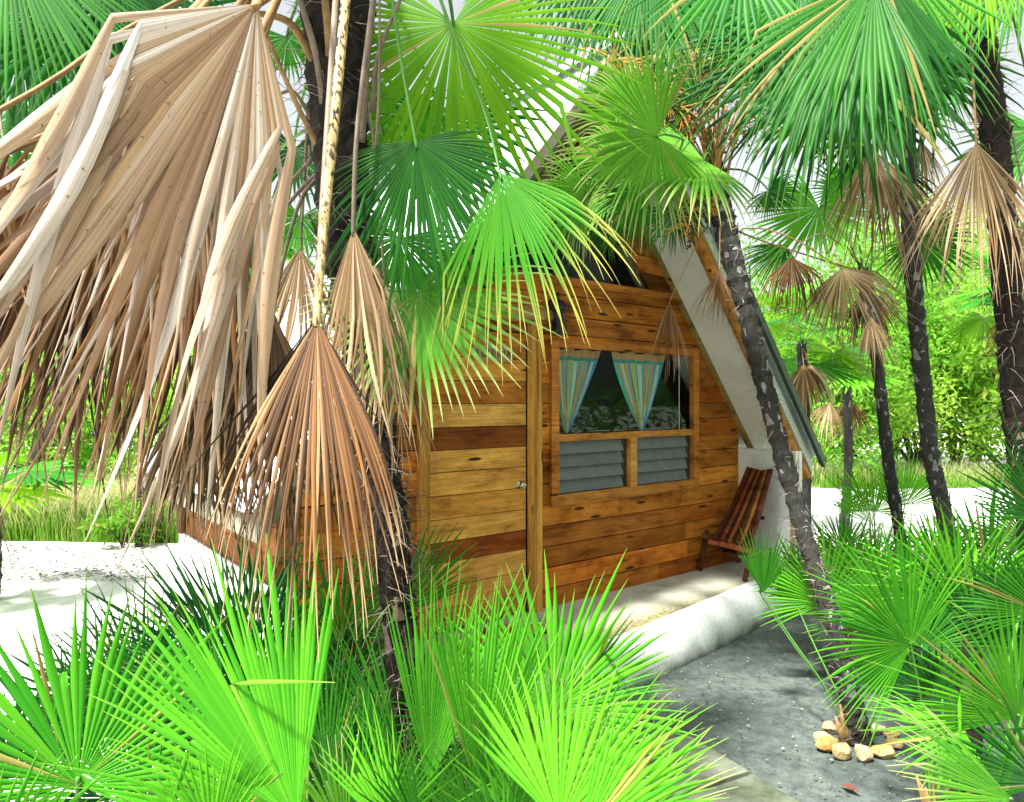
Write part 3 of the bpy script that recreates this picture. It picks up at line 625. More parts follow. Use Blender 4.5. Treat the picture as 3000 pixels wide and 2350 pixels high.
def trunk(root, path, rad, mat='bark', nseg=60, stubs=60, fibres=200, ringy=.08, stub_up=.10, fibre_len=.10, seed=1, palefib=.15, fr=.0016):
    r = random.Random(seed); sp = spline(path, nseg); m = len(path)
    rads = np.interp(np.linspace(0, 1, nseg), np.linspace(0, 1, len(rad)), rad)
    mb = MB(); n = 18; vs = []; fs = []; frames = []
    a = None
    for i in range(nseg):
        d = Vector(sp[min(i + 1, nseg - 1)] - sp[max(i - 1, 0)]).normalized()
        if a is None: a = d.orthogonal().normalized()
        a = (a - d * a.dot(d)).normalized(); b = d.cross(a); frames.append((Vector(sp[i]), d, a, b, rads[i]))
        rr = rads[i] * (1 + ringy * (.6 * math.sin(i * 1.9) + r.uniform(-.6, .6)))
        for k in range(n):
            t = 2 * math.pi * k / n; vs.append(Vector(sp[i]) + (a * math.cos(t) + b * math.sin(t)) * rr * (1 + r.uniform(-ringy, ringy) * .8))
    for i in range(nseg - 1):
        for k in range(n): k2 = (k + 1) % n; fs.append((i * n + k, i * n + k2, (i + 1) * n + k2, (i + 1) * n + k))
    fs.append(tuple((nseg - 1) * n + k for k in range(n))); mb.add(vs, fs, 0)
    for q in range(stubs):
        t = (q + r.random()) / stubs; i = min(int(t * (nseg - 1)), nseg - 2); c, d, a_, b_, ra = frames[i]
        an = q * 2.399 + r.uniform(-.3, .3); o = a_ * math.cos(an) + b_ * math.sin(an); sd_ = d.cross(o)
        L = stub_up * r.uniform(.5, 1.5); w_ = ra * r.uniform(.25, .42); lean = r.uniform(.05, .5)
        p0 = c + o * ra * .85; p1 = p0 + d * L * .6 + o * L * lean * .35; p2 = p1 + d * L * .5 + o * L * lean * .5
        th = o * ra * .12
        vs = [p0 - sd_ * w_ * 1.3, p0 + sd_ * w_ * 1.3, p0 + th * 1.5, p1 - sd_ * w_ * .8, p1 + sd_ * w_ * .8, p1 + th, p2 - sd_ * w_ * .55, p2 + sd_ * w_ * .5, p2 + th * .8 + d * .005]
        mb.add(vs, [(0, 3, 5, 2), (2, 5, 4, 1), (3, 6, 8, 5), (5, 8, 7, 4), (0, 1, 4, 3), (3, 4, 7, 6), (6, 7, 8)], 3 if r.random() < (.5 if mat == 'greybark' else .35) else 0)
    for q in range(fibres):
        t = r.random(); i = min(int(t * (nseg - 1)), nseg - 2); c, d, a_, b_, ra = frames[i]
        an = r.uniform(0, 6.283); o = a_ * math.cos(an) + b_ * math.sin(an); sd_ = d.cross(o)
        p = c + o * ra * .98; L = fibre_len * r.uniform(.4, 1.6); dd = (sd_ * r.uniform(-1, 1) + d * r.uniform(-.9, .5) + o * r.uniform(.05, .8)).normalized()
        pts = [p]
        for _ in range(4):
            p = p + dd * L / 4; dd = (dd + Vector((r.uniform(-.5, .5), r.uniform(-.5, .5), r.uniform(-.7, .2))) * .6).normalized(); pts.append(p)
        w_ = fr * r.uniform(.6, 1.8); sw = dd.cross(o); sw = sw.normalized() if sw.length > .01 else sd_
        vs = []; 
        for j, p in enumerate(pts): ww = w_ * (1 - j / 5); vs += [p - sw * ww, p + sw * ww]
        mb.add(vs, [(2 * j, 2 * j + 1, 2 * j + 3, 2 * j + 2) for j in range(4)], 2 if r.random() < palefib else 1)
    return mb.build('trunk', [M[mat], M['fibre'], M['palefibre'], M['scar'] if mat == 'greybark' else M['greystalk']], root, False, tuple(root.location))

FR = []
# ================= the big palm in the left foreground
def path_px(L): return [P(*p) for p in L]
bigp = path_px([(1245, 2545, 3.0), (1205, 2200, 3.0), (1180, 2000, 3.0), (1160, 1700, 3.0), (1130, 1450, 3.0), (1085, 1180, 3.0), (1025, 800, 3.0), (995, 400, 3.0), (985, 0, 3.0), (985, -500, 3.0)])
big = empty('fan_palm', (bigp[0].x, bigp[0].y, 0), 0, 'tall fan palm with a shaggy dark trunk and huge dry fronds before the cabin', 'palm tree')
trunk(big, bigp, [.085, .07, .066, .072, .078, .082, .108, .125, .135, .14], 'bark', 110, 95, 2200, .12, .13, .14, 3, .10, .0017)
TOP = bigp[-1]; HI = P(990, -150, 3.0)
# huge dry leaf and the ones stacked behind it
HG = (-.38, 0, -.92)
frond(big, P(752, 14, 1.55), P(-90, 1400, 1.62), 92, 28, 8, .25, .44, 'dead', P(930, -60, 2.9), .12, .010, .016, 'oldstalk', .08, .06, .65, 1.0, .07, dead=True, kink=.225, K=20, wid=1.1, hang=HG, hf=.95, hmin=16, ragged=.10, label='huge dry tan frond folded and hanging at the upper left')
frond(big, P(735, 30, 1.64), P(120, 1370, 1.70), 74, 28, -12, .3, .42, 'dead', None, cup=.0, edge=.06, fold=.6, twist=1.0, wander=.06, dead=True, kink=.26, K=16, wid=.9, hang=HG, hf=.95, hmin=22, ragged=.12)
frond(big, P(520, 130, 1.80), P(200, 1260, 1.85), 58, 30, -10, .35, .40, 'dead', P(930, -120, 2.9), .12, .008, .014, 'oldstalk', .05, .08, .6, 1.0, .08, dead=True, kink=.24, K=14, wid=.9, hang=HG, hf=.85, hmin=20, ragged=.12)
frond(big, P(330, 330, 1.95), P(-60, 1280, 2.0), 80, 32, 12, .4, .38, 'brown', P(930, -220, 2.9), .10, .008, .014, 'oldstalk', .05, .10, .55, .6, .06, dead=True, kink=.30, K=12, hang=(-.3, 0, -.95), hf=.75, ragged=.12)
frond(big, P(600, 560, 2.05), P(380, 1500, 2.1), 60, 30, 12, .4, .38, 'brown', P(940, -220, 2.9), .10, .008, .014, 'oldstalk', .05, .10, .55, .6, .06, dead=True, kink=.30, K=12, hang=(-.25, 0, -.97), hf=.75, ragged=.12)
for hx, hy, tx, ty, Y in ((200, 480, 80, 1380, 2.2), (420, 520, 300, 1420, 2.3), (620, 620, 520, 1400, 2.45), (60, 620, -20, 1380, 2.35), (330, 700, 260, 1400, 2.5)):  # dark fronds added as the shadow gaps behind the huge dry leaf
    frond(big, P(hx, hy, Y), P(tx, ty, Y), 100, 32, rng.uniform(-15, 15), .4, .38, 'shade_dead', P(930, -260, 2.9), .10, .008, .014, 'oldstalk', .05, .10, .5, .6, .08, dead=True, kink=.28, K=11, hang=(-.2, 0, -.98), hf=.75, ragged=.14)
frond(big, P(-120, 390, 1.75), P(-200, 1000, 1.8), 100, 20, 0, .6, .40, 'brown', P(930, -200, 2.9), .02, .009, .012, 'oldstalk', .05, .15, .45, .4, .10, dead=True, kink=.3, pts=[P(150, 240, 1.9), P(420, 60, 2.2)])
frond(big, P(-150, 520, 2.3), P(-220, 1100, 2.3), 100, 20, 0, .6, .40, 'greydead', P(940, -100, 2.9), .02, .009, .012, 'oldstalk', .05, .15, .45, .4, .10, dead=True, kink=.3, pts=[P(60, 430, 2.35), P(400, 250, 2.5)])
# the brown one with the spotted stalk
frond(big, P(928, 938, 1.62), P(905, 1850, 1.45), 54, 38, 0, .30, .44, 'brown', P(1035, -250, 2.3), 0, .008, .017, 'spotted', .22, .16, .55, .15, .04, dead=True, K=12, pts=[P(945, 700, 1.68), P(985, 300, 1.9)], label='brown dry frond hanging on a black spotted stalk')
frond(big, P(925, 935, 1.75), P(890, 1720, 1.72), 70, 50, 0, .5, .36, 'shade_dead', P(1000, -250, 2.8), 0, .008, .014, 'greystalk', -.05, .16, .5, .4, .2, dead=True, K=11)  # dark layer placed behind to colour in the shadow gaps between strips
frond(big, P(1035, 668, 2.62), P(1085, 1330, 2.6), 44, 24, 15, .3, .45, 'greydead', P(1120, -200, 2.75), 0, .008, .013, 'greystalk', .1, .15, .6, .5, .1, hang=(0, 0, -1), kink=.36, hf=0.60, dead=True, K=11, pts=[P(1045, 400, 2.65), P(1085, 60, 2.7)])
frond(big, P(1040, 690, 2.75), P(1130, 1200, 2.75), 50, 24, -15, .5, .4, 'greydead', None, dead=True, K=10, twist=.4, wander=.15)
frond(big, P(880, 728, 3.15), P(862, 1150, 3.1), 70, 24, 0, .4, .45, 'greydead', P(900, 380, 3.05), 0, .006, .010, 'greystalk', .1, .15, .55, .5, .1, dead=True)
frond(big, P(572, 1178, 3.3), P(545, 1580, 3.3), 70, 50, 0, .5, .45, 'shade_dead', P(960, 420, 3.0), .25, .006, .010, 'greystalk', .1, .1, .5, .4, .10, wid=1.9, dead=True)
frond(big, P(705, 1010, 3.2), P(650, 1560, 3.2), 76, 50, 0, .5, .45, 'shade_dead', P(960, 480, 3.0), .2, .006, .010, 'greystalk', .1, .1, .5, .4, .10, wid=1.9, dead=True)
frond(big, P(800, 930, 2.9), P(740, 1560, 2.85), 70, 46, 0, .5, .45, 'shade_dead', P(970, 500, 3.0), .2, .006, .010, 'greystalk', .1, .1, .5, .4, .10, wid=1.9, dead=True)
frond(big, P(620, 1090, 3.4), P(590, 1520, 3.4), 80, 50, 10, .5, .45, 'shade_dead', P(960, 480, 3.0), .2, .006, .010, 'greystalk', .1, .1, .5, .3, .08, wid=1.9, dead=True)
frond(big, P(1130, 900, 2.85), P(1160, 1400, 2.85), 46, 26, 10, .3, .42, 'greydead', P(1080, 300, 2.95), .1, .005, .008, 'greystalk', .1, .2, .55, .4, .1, dead=True)
# bare old stalks arching off the trunk
for (x0, y0, xm, ym, x1, y1, rr, mt) in ((940, 440, 880, 330, 760, 60, .012, 'oldstalk'), (925, 190, 850, 70, 745, 40, .018, 'oldstalk'), (910, 350, 860, 270, 800, 290, .008, 'greystalk'), (1090, 330, 1110, 160, 1200, -60, .010, 'greystalk'), (1060, 420, 1075, 200, 1105, -80, .014, 'greystalk'), (1090, 560, 1110, 300, 1112, -50, .007, 'greystalk'), (955, 380, 930, 180, 860, -60, .016, 'greystalk'), (975, 320, 965, 120, 945, -60, .02, 'oldstalk')):
    q = MB(); pts = spline([P(x0, y0, 2.92), P(xm, ym, 2.85), P(x1, y1, 2.8)], 12); q.tube(pts, list(np.linspace(rr * 1.3, rr * .8, 12)), 7, flat=.6); q.build('bare_leafstalk', M[mt], big, True, tuple(big.location))
# its green leaves
frond(big, P(1328, 72, 3.05), P(1420, 690, 2.95), 290, 60, 0, .10, .40, 'sunny', P(1180, -350, 3.0), .05, .006, .011, 'stalk', -.10, .55, .2, K=10, pts=[P(1300, -60, 2.9)], label='bright yellow green frond coloured as if lit from behind')
frond(big, P(1218, 418, 2.72), P(1295, 965, 2.66), 196, 54, 10, .16, .42, 'mid', P(1060, -300, 3.0), .05, .006, .011, 'stalk', .05, .74, .7, K=10, pts=[P(1175, 180, 2.78), P(1140, -40, 2.85)], label='dark green frond hanging against the sky')
frond(big, P(1465, 512, 2.6), P(1650, 1050, 2.5), 104, 40, 20, .30, .40, 'yellowing', P(1150, -400, 3.0), .05, .006, .011, 'stalk', .15, .10, .45, .15, .05, K=11, pts=[P(1420, 330, 2.75), P(1330, 110, 2.85)], label='yellow edged frond drooping over the cabin')
frond(big, P(1220, 862, 2.85), P(1330, 1240, 2.72), 250, 50, 10, .16, .44, 'pale', P(1045, 250, 3.0), .05, .005, .010, 'stalk', .08, .15, .35, K=10)
frond(big, P(1165, 335, 3.5), P(1150, 560, 3.6), 300, 40, 0, .1, .5, 'lime', P(1010, -50, 3.05), .1)
frond(big, P(1290, 330, 3.7), P(1330, 700, 3.7), 260, 40, 0, .12, .5, 'green', P(1020, -150, 3.05), .1)
frond(big, P(840, 110, 3.6), P(900, 260, 3.6), 260, 40, 0, .1, .5, 'green', P(960, -80, 3.05), .1)
frond(big, P(680, 830, 4.2), P(670, 1040, 4.1), 250, 36, 20, .15, .5, 'green', P(960, 350, 3.05), .3)
frond(big, P(880, 640, 4.0), P(860, 780, 4.0), 270, 36, 0, .12, .5, 'green', P(985, 250, 3.05), .2)
frond(big, P(860, 440, 4.3), P(850, 620, 4.3), 280, 36, 0, .12, .5, 'deep', P(985, 150, 3.05), .2)
frond(big, P(1170, 700, 3.6), P(1130, 1000, 3.5), 240, 38, -20, .2, .5, 'green', P(1030, 150, 3.05), .2)

for k in range(11):  # crown fronds out of view, added to shade the trunk
    az = k * 2.399 + .4; d_ = Vector((math.cos(az), math.sin(az), .35 + .5 * rng.random())).normalized(); hb = TOP + Vector((0, 0, .25)) + d_ * rng.uniform(.7, 1.0)
    if hb.x > -.75: continue
    if hb.z - 2.04 < .66 * hb.y or hb.y < 1.6: hb.z += .7
    frond(big, hb, hb + (d_ + Vector((0, 0, -.5))).normalized() * .75, 280, 34, 0, .15, .45, 'mid', TOP, .1, nrm=Vector((0, 0, 1)) + d_ * .3, K=7, cup=-.1)
# ================= palms whose crowns fill the top corners
lp = path_px([(-420, 2100, 5.2), (-350, 1500, 5.2), (-250, 700, 5.2), (-120, -300, 5.2)])
lp[0].z = 0
left = empty('fan_palm', (lp[0].x, lp[0].y, 0), 0, 'fan palm with dark green leaves behind the huge dry frond', 'palm tree')
trunk(left, lp, [.09, .08, .08, .09], 'bark', 60, 50, 200, .1, .12, .1, 9)
for hx, hy, Y, tx, ty, sp_, m_, ro in ((250, 60, 4.4, 190, 480, 280, 'deep', 0), (60, 150, 4.8, 20, 560, 280, 'deep', 20), (480, 40, 4.6, 430, 420, 260, 'deep', -15), (20, -190, 3.6, 110, 330, 120, 'mid', 10), (330, -160, 4.2, 330, 260, 160, 'deep', 0), (-80, 420, 5.0, 120, 760, 240, 'green', 0), (150, -60, 5.0, 300, 360, 260, 'deep', 0), (20, 620, 5.4, 60, 830, 260, 'green', 20)):
    frond(left, P(hx, hy, Y), P(tx, ty, Y - .1), sp_, 44, ro, .16, .5, m_, lp[-1], .1, .006, .011, 'stalk', .05, .15, .35)
frond(left, P(20, 480, 4.5), P(0, 900, 4.5), 80, 24, 0, .6, .35, 'greydead', lp[-1], .1, dead=True, pmat='greystalk')

tr = path_px([(2850, 2050, 4.75), (2778, 1570, 4.75), (2728, 1330, 4.75), (2692, 1000, 4.75), (2668, 700, 4.75), (2652, 300, 4.75), (2640, 60, 4.75), (2630, -260, 4.75)]); tr[0].z = 0
tall = empty('fan_palm', (tr[0].x, tr[0].y, 0), 0, 'tall slim fan palm right of the cabin with a pale flecked grey trunk', 'palm tree')
trunk(tall, tr, [.065, .052, .052, .054, .052, .056, .06, .065], 'greybark', 110, 260, 300, .08, .05, .06, 21, .3)
TT = tr[-1]
for hx, hy, Y, tx, ty, Y2, sp_, n_, m_, ro, dr_ in ((2560, -60, 3.0, 2270, 470, 2.8, 84, 30, 'mid', 15, .28), (2590, -70, 3.2, 2600, 480, 3.1, 74, 26, 'mid', -15, .2), (2480, -50, 3.6, 2380, 600, 3.4, 100, 34, 'deep', 20, .3), (2620, -120, 3.3, 2760, 320, 3.2, 60, 18, 'green', 10, .2), (2480, 150, 4.2, 2330, 640, 4.0, 200, 48, 'deep', 0, .3), (2740, 200, 4.4, 2755, 385, 4.3, 320, 50, 'green', 0, .1), (2735, -20, 4.5, 2760, 200, 4.5, 300, 46, 'sunny', 0, .12),
        (2350, -40, 4.3, 2230, 280, 4.2, 260, 46, 'green', 0, .2), (2180, -130, 3.8, 2060, 200, 3.6, 200, 44, 'green', 10, .2), (2400, 300, 5.2, 2350, 520, 5.1, 280, 44, 'sunny', 0, .15), (2560, 330, 5.2, 2600, 560, 5.1, 240, 40, 'deep', 0, .2), (2300, 130, 5.0, 2200, 420, 4.9, 240, 44, 'green', 0, .25), (2640, 120, 4.2, 2700, 480, 4.2, 120, 30, 'deep', 0, .3)):
    frond(tall, P(hx, hy, Y), P(tx, ty, Y2), sp_, n_, ro, dr_, .46, m_, TT, .1, .006, .011, 'stalk', .08, .12, .7, .1, .04, K=10)
frond(tall, P(2555, 440, 4.6), P(2590, 850, 4.55), 80, 54, 0, .55, .4, 'greydead', P(2640, 150, 4.75), .1, .005, .01, 'greystalk', .15, .15, .5, .4, .12, dead=True, K=10, label='dry tan frond hanging against the slim grey trunk')
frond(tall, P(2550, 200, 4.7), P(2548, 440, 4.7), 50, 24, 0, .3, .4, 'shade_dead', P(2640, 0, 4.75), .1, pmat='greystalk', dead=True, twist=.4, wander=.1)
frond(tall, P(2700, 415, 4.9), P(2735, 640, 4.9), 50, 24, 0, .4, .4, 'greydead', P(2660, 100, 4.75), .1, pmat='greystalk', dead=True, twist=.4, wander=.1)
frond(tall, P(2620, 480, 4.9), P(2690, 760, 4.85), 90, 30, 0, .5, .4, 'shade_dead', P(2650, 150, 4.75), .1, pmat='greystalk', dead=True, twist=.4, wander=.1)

ct = path_px([(2330, -700, 4.5), (2000, -500, 4.2)])
rp = path_px([(3060, 2200, 3.9), (3020, 1500, 3.9), (2988, 1300, 3.9), (2962, 1000, 3.9), (2932, 600, 3.9), (2900, 300, 3.9), (2862, 0, 3.9), (2840, -400, 3.9)]); rp[0].z = 0
rpalm = empty('fan_palm', (rp[0].x, rp[0].y, 0), 0, 'stout dark trunked fan palm at the right edge with one long dry frond', 'palm tree')
trunk(rpalm, rp, [.085, .07, .07, .068, .07, .068, .068, .07], 'bark', 110, 130, 1200, .1, .07, .10, 31, .25)
frond(rpalm, P(2860, 422, 3.75), P(2838, 930, 3.7), 74, 54, 0, .5, .42, 'greydead', P(2850, -150, 3.8), 0, .007, .012, 'oldstalk', .2, .15, .5, .35, .10, dead=True, K=11, pts=[P(2852, 250, 3.75), P(2842, 60, 3.75)], label='long straw coloured frond hanging from a straight stalk')
frond(rpalm, P(3010, 640, 4.1), P(3000, 960, 4.1), 80, 24, 0, .5, .4, 'greydead', P(2910, 200, 3.95), .1, pmat='greystalk', dead=True, twist=.4, wander=.1)
for hx, hy, Y, tx, ty, sp_, m_ in ((3040, 380, 4.6, 3010, 620, 260, 'green'), (2990, -120, 3.6, 3010, 200, 220, 'green'), (2880, -180, 3.4, 2800, 180, 110, 'sunny'), (3080, 1050, 5.0, 2940, 1080, 200, 'green')):
    frond(rpalm, P(hx, hy, Y), P(tx, ty, Y - .1), sp_, 42, 0, .2, .5, m_, rp[-1] if hy < 500 else P(2925, 500, 3.95), .1, .005, .01)

sm = path_px([(2672, 1950, 5.3), (2640, 1600, 5.3), (2602, 1350, 5.3), (2572, 1080, 5.3), (2552, 940, 5.3), (2530, 800, 5.3)]); sm[0].z = 0
small = empty('fan_palm', (sm[0].x, sm[0].y, 0), 0, 'thin young fan palm with shaggy dry fronds, left of the slim grey trunk', 'palm tree')
trunk(small, sm, [.05, .042, .042, .042, .05, .05], 'greybark', 70, 190, 260, .1, .05, .07, 41, .3)
ST = sm[-1]
frond(small, P(2400, 612, 5.4), P(2420, 800, 5.2), 330, 54, 0, .10, .5, 'lime', P(2520, 790, 5.3), .15, .004, .008, 'stalk', .03, .1, .3)
frond(small, P(2300, 720, 5.5), P(2190, 850, 5.4), 120, 34, 20, .25, .45, 'green', P(2525, 790, 5.3), .3, .004, .008)
frond(small, P(2465, 790, 5.0), P(2535, 1040, 4.9), 130, 60, 0, .45, .45, 'greydead', P(2525, 800, 5.3), .0, .005, .009, 'oldstalk', .2, .15, .5, .25, .1, hang=(0, 0, -1), kink=.36, hf=0.35, dead=True, K=10, pts=[P(2330, 705, 5.1), P(2230, 672, 5.2), P(2180, 690, 5.3)], label='olive brown dry frond spread over the thin trunk')
frond(small, P(2318, 756, 5.1), P(2330, 980, 5.1), 110, 50, 0, .6, .4, 'brown', P(2525, 780, 5.3), .2, .004, .008, 'greystalk', .15, .15, .5, .4, .15, hang=(0, 0, -1), kink=.36, hf=0.70, dead=True, K=10)
frond(small, P(2550, 930, 5.2), P(2580, 1120, 5.2), 70, 30, 0, .4, .4, 'greydead', None, dead=True, twist=.4, wander=.1)
frond(small, P(2540, 850, 5.45), P(2570, 1060, 5.4), 100, 34, 0, .5, .4, 'shade_dead', None, dead=True, twist=.4, wander=.1)
for hx, hy, tx, ty, m_ in ((2690, 700, 2830, 800, 'green'), (2620, 600, 2660, 480, 'lime'), (2480, 560, 2440, 440, 'green')):
    frond(small, P(hx, hy, 5.6), P(tx, ty, 5.6), 260, 40, 10, .15, .5, m_, ST, .1, .004, .008)

# ================= the leaning palm in the stone ring
ln_ = [G(2518, 2172), P(2487, 2020, 4.1), P(2432, 1800, 4.25), P(2352, 1550, 4.5), P(2262, 1220, 4.8), P(2182, 900, 5.0), P(2118, 640, 5.2), P(2092, 500, 5.28)]
lean = empty('fan_palm', (ln_[0].x, ln_[0].y, 0), 0, 'leaning fan palm rising from a ring of stones across the cabin roof', 'palm tree')
ln_[0].z = -.03
trunk(lean, ln_, [.075, .062, .052, .055, .06, .068, .085, .07], 'greybark', 130, 190, 1100, .13, .06, .09, 51, .3)
LT = ln_[-1]
q = MB()
for k in range(14):
    o = Vector((rng.uniform(-.05, .05), rng.uniform(-.05, .05), 0)); ang = rng.uniform(-.25, .25)
    q.tube(spline([P(2100, 640, 5.2) + o, P(2095, 480, 5.25) + o * 1.5 + Vector((ang * .3, 0, 0)), P(2085, 330, 5.3) + o * 2 + Vector((ang, 0, 0))], 7), [.016, .014, .012, .011, .01, .009, .008], 6)
q.build('leaf_sheath', M['orange'], lean, True, tuple(lean.location))
for hx, hy, Y, tx, ty, Y2, sp_, n_, m_, ro, dr_ in ((1925, 402, 4.15, 1640, 520, 3.95, 270, 60, 'pale', -10, .25), (2062, 472, 4.5, 1790, 530, 4.2, 200, 40, 'pale', 52, .28), (1790, 285, 4.5, 1760, 150, 4.4, 190, 44, 'lime', 35, .05), (1790, 560, 4.9, 1780, 690, 4.8, 280, 40, 'pale', 35, .2),
        (1785, 655, 5.5, 1700, 760, 5.5, 300, 44, 'deep', -35, .2), (1980, 610, 5.3, 1990, 760, 5.2, 220, 40, 'deep', 20, .3), (1720, 560, 4.3, 1530, 680, 4.2, 150, 40, 'pale', -30, .25), (1820, 465, 4.35, 1580, 440, 4.2, 150, 40, 'pale', -40, .3), (1860, 330, 4.5, 1660, 250, 4.4, 170, 42, 'pale', -35, .25), (1700, 640, 4.7, 1520, 560, 4.6, 170, 40, 'mid', -30, .25), (1880, 560, 4.6, 1700, 640, 4.5, 220, 44, 'green', -30, .3), (2010, 330, 4.8, 1880, 210, 4.8, 200, 40, 'green', 30, .2), (2230, 250, 5.5, 2330, 80, 5.5, 260, 40, 'green', 10, .1),
        (1990, 120, 5.6, 1930, -60, 5.6, 280, 44, 'green', 0, .1), (2160, 60, 5.6, 2180, -120, 5.6, 280, 44, 'green', 0, .1), (2250, 560, 5.5, 2330, 620, 5.5, 240, 40, 'green', 20, .2), (2060, 250, 5.7, 1960, 330, 5.7, 240, 40, 'green', 20, .2)):
    frond(lean, P(hx, hy, Y), P(tx, ty, Y2), sp_, n_, ro, dr_, .45, m_, LT, .08, .005, .009, 'stalk', .1, .15, .7, .12, .05, K=10)
frond(lean, P(1962, 885, 4.9), P(1950, 1110, 4.9), 45, 22, 0, .3, .4, 'brown', P(2085, 640, 5.2), .02, .003, .005, 'oldstalk', .1, .2, .5, .4, .1, dead=True)
frond(lean, P(2108, 790, 4.95), P(2080, 980, 4.9), 60, 26, 0, .4, .4, 'brown', P(2110, 640, 5.15), .0, .004, .006, 'oldstalk', .1, .2, .5, .4, .1, dead=True)
frond(lean, P(2110, 150, 5.5), P(2070, 330, 5.5), 60, 26, 0, .4, .4, 'greydead', P(2090, 420, 5.3), .3, .004, .006, 'oldstalk', .1, .2, .5, .4, .1, dead=True)
# flower stalks and berries
def infl(root, base, tipp, n, Lr, berries, mat='flower', seed=1, bm='berry', name='fruit_stalk'):
    r = random.Random(seed); q = MB(); base = Vector(base); tipp = Vector(tipp); ax = spline([base, base * .5 + tipp * .5 + Vector((0, 0, .1)), tipp], 10); q.tube(ax, list(np.linspace(.009, .003, 10)), 6)
    ends = []
    for k in range(n):
        p = Vector(ax[r.randint(4, 9)]); d = Vector((r.uniform(-1, 1), r.uniform(-1, 1), r.uniform(-.9, .5))).normalized(); pts = [p]
        L = Lr * r.uniform(.4, 1)
        for _ in range(4): p = p + d * L / 4; d = (d + Vector((r.uniform(-.3, .3), r.uniform(-.3, .3), -.25))).normalized(); pts.append(p)
        q.tube(pts, [.0042, .0036, .003, .0024, .0015], 4, cap=False); ends += pts[2:]
    o = q.build(name, M[mat], root, True, tuple(root.location))
    if berries:
        b = MB()
        for k in range(berries):
            c = r.choice(ends) + Vector((r.uniform(-.02, .02), r.uniform(-.02, .02), r.uniform(-.02, .02))); rr = r.uniform(.006, .0115)
            b.lathe(c, [(.001, rr), (rr * .7, rr * .7), (rr, 0), (rr * .7, -rr * .7), (.001, -rr)], 7)
        b.build('berries', M[bm], o, True, tuple(root.location))['kind'] = 'stuff'
    return o
infl(lean, P(2095, 520, 5.25), P(2040, 150, 5.2), 60, .32, 20, seed=1); infl(lean, P(2100, 520, 5.25), P(2110, 120, 5.3), 50, .30, 30, seed=2)
infl(lean, P(2085, 540, 5.25), P(1990, 260, 5.0), 50, .28, 70, seed=3); infl(lean, P(2100, 540, 5.25), P(2200, 330, 5.4), 45, .28, 90, seed=4)
infl(lean, P(2080, 560, 5.2), P(2010, 680, 5.1), 30, .25, 90, seed=5); infl(lean, P(2080, 500, 5.2), P(1900, 260, 4.6), 150, .30, 190, seed=6); infl(lean, P(2080, 500, 5.2), P(1800, 180, 4.7), 150, .30, 110, seed=8)

# palm with foliage hanging in from above the cabin
ov = empty('fan_palm', (2.6, 9.6, 0), 0, 'fan palm behind the cabin with leaves drooping over its ridge', 'palm tree')
op = [Vector((2.6, 9.6, 0)), Vector((2.5, 9.4, 3)), Vector((2.3, 9.0, 6)), Vector((2.0, 8.5, 7.6))]
trunk(ov, op, [.09, .08, .08, .09], 'bark', 50, 50, 120, .1, .12, .1, 61)
for hx, hy, Y, tx, ty, sp_, m_, dr_ in ((1790, -160, 5.0, 1780, 330, 150, 'deep', .25), (1900, -140, 4.9, 1930, 320, 110, 'green', .25), (1660, -190, 5.1, 1600, 200, 120, 'green', .25), (2050, -110, 5.9, 1960, 260, 140, 'deep', .2), (1980, 60, 5.4, 1960, 300, 240, 'green', .2), (1880, 40, 6.0, 1860, 260, 240, 'lime', .2)):
    frond(ov, P(hx, hy, Y), P(tx, ty, Y - .1), sp_, 38, 0, dr_, .42, m_, op[-1], .2, .006, .011, 'stalk', .05, .12, .4, .1, .04)
infl(ov, P(1880, -60, 5.5), P(1850, 200, 5.2), 30, .2, 140, 'stalk', 7)

# ================= low palms
def clump(name, base, label, specs, cat='palm plant', stems=None):
    root = empty(name, (base[0], base[1], 0), 0, label, cat, 'low young fan palms')
    for sp_ in specs:
        hx, hy, Y, tx, ty, Y2, spread, n_, m_, ro, dr_, fz = sp_[:12]
        kw = sp_[12] if len(sp_) > 12 else {}
        b = Vector((base[0] + rng.uniform(-.08, .08), base[1] + rng.uniform(-.08, .08), .03))
        frond(root, P(hx, hy, Y), P(tx, ty, Y2), spread, n_, ro, dr_, fz, m_, b, kw.get('sag', .02), .0045, .009, 'stalk', kw.get('cup', .12), kw.get('edge', .2), kw.get('fold', .75), .08, .03, K=11, label=kw.get('label'), wid=kw.get('wid', .84), ragged=.09)
    q = MB(); r = random.Random(len(specs))
    for k in range(9):
        an = k * .7; q.tube(spline([Vector((base[0] + .05 * math.cos(an), base[1] + .05 * math.sin(an), -.03)), Vector((base[0] + .06 * math.cos(an), base[1] + .06 * math.sin(an), .14)), Vector((base[0] + .10 * math.cos(an), base[1] + .10 * math.sin(an), .26 + r.uniform(0, .12)))], 5), [.018, .016, .012, .009, .005], 6)
    q.build('leaf_base', M['oldstalk'], root, True, tuple(root.location))
    return root
b1 = P(330, 3700, 1.6)
clump('young_palm', (-1.05, 1.75), 'young fan palm with a wide lime green leaf at the lower left corner', [
    (228, 2300, 1.5, 235, 1740, 1.62, 255, 48, 'lime', 5, .05, .55, dict(label='wide open lime green frond')), (-60, 2620, 1.2, 30, 2200, 1.25, 160, 30, 'lime', 10, .06, .55),
    (360, 2340, 1.9, 420, 1960, 2.0, 220, 36, 'deep', 15, .1, .5), (330, 2150, 2.4, 330, 1880, 2.5, 240, 38, 'deep', -20, .12, .5), (60, 2280, 2.3, 60, 1980, 2.4, 240, 38, 'deep', 10, .1, .5), (450, 2480, 1.6, 520, 2160, 1.62, 170, 32, 'green', 0, .1, .5)])
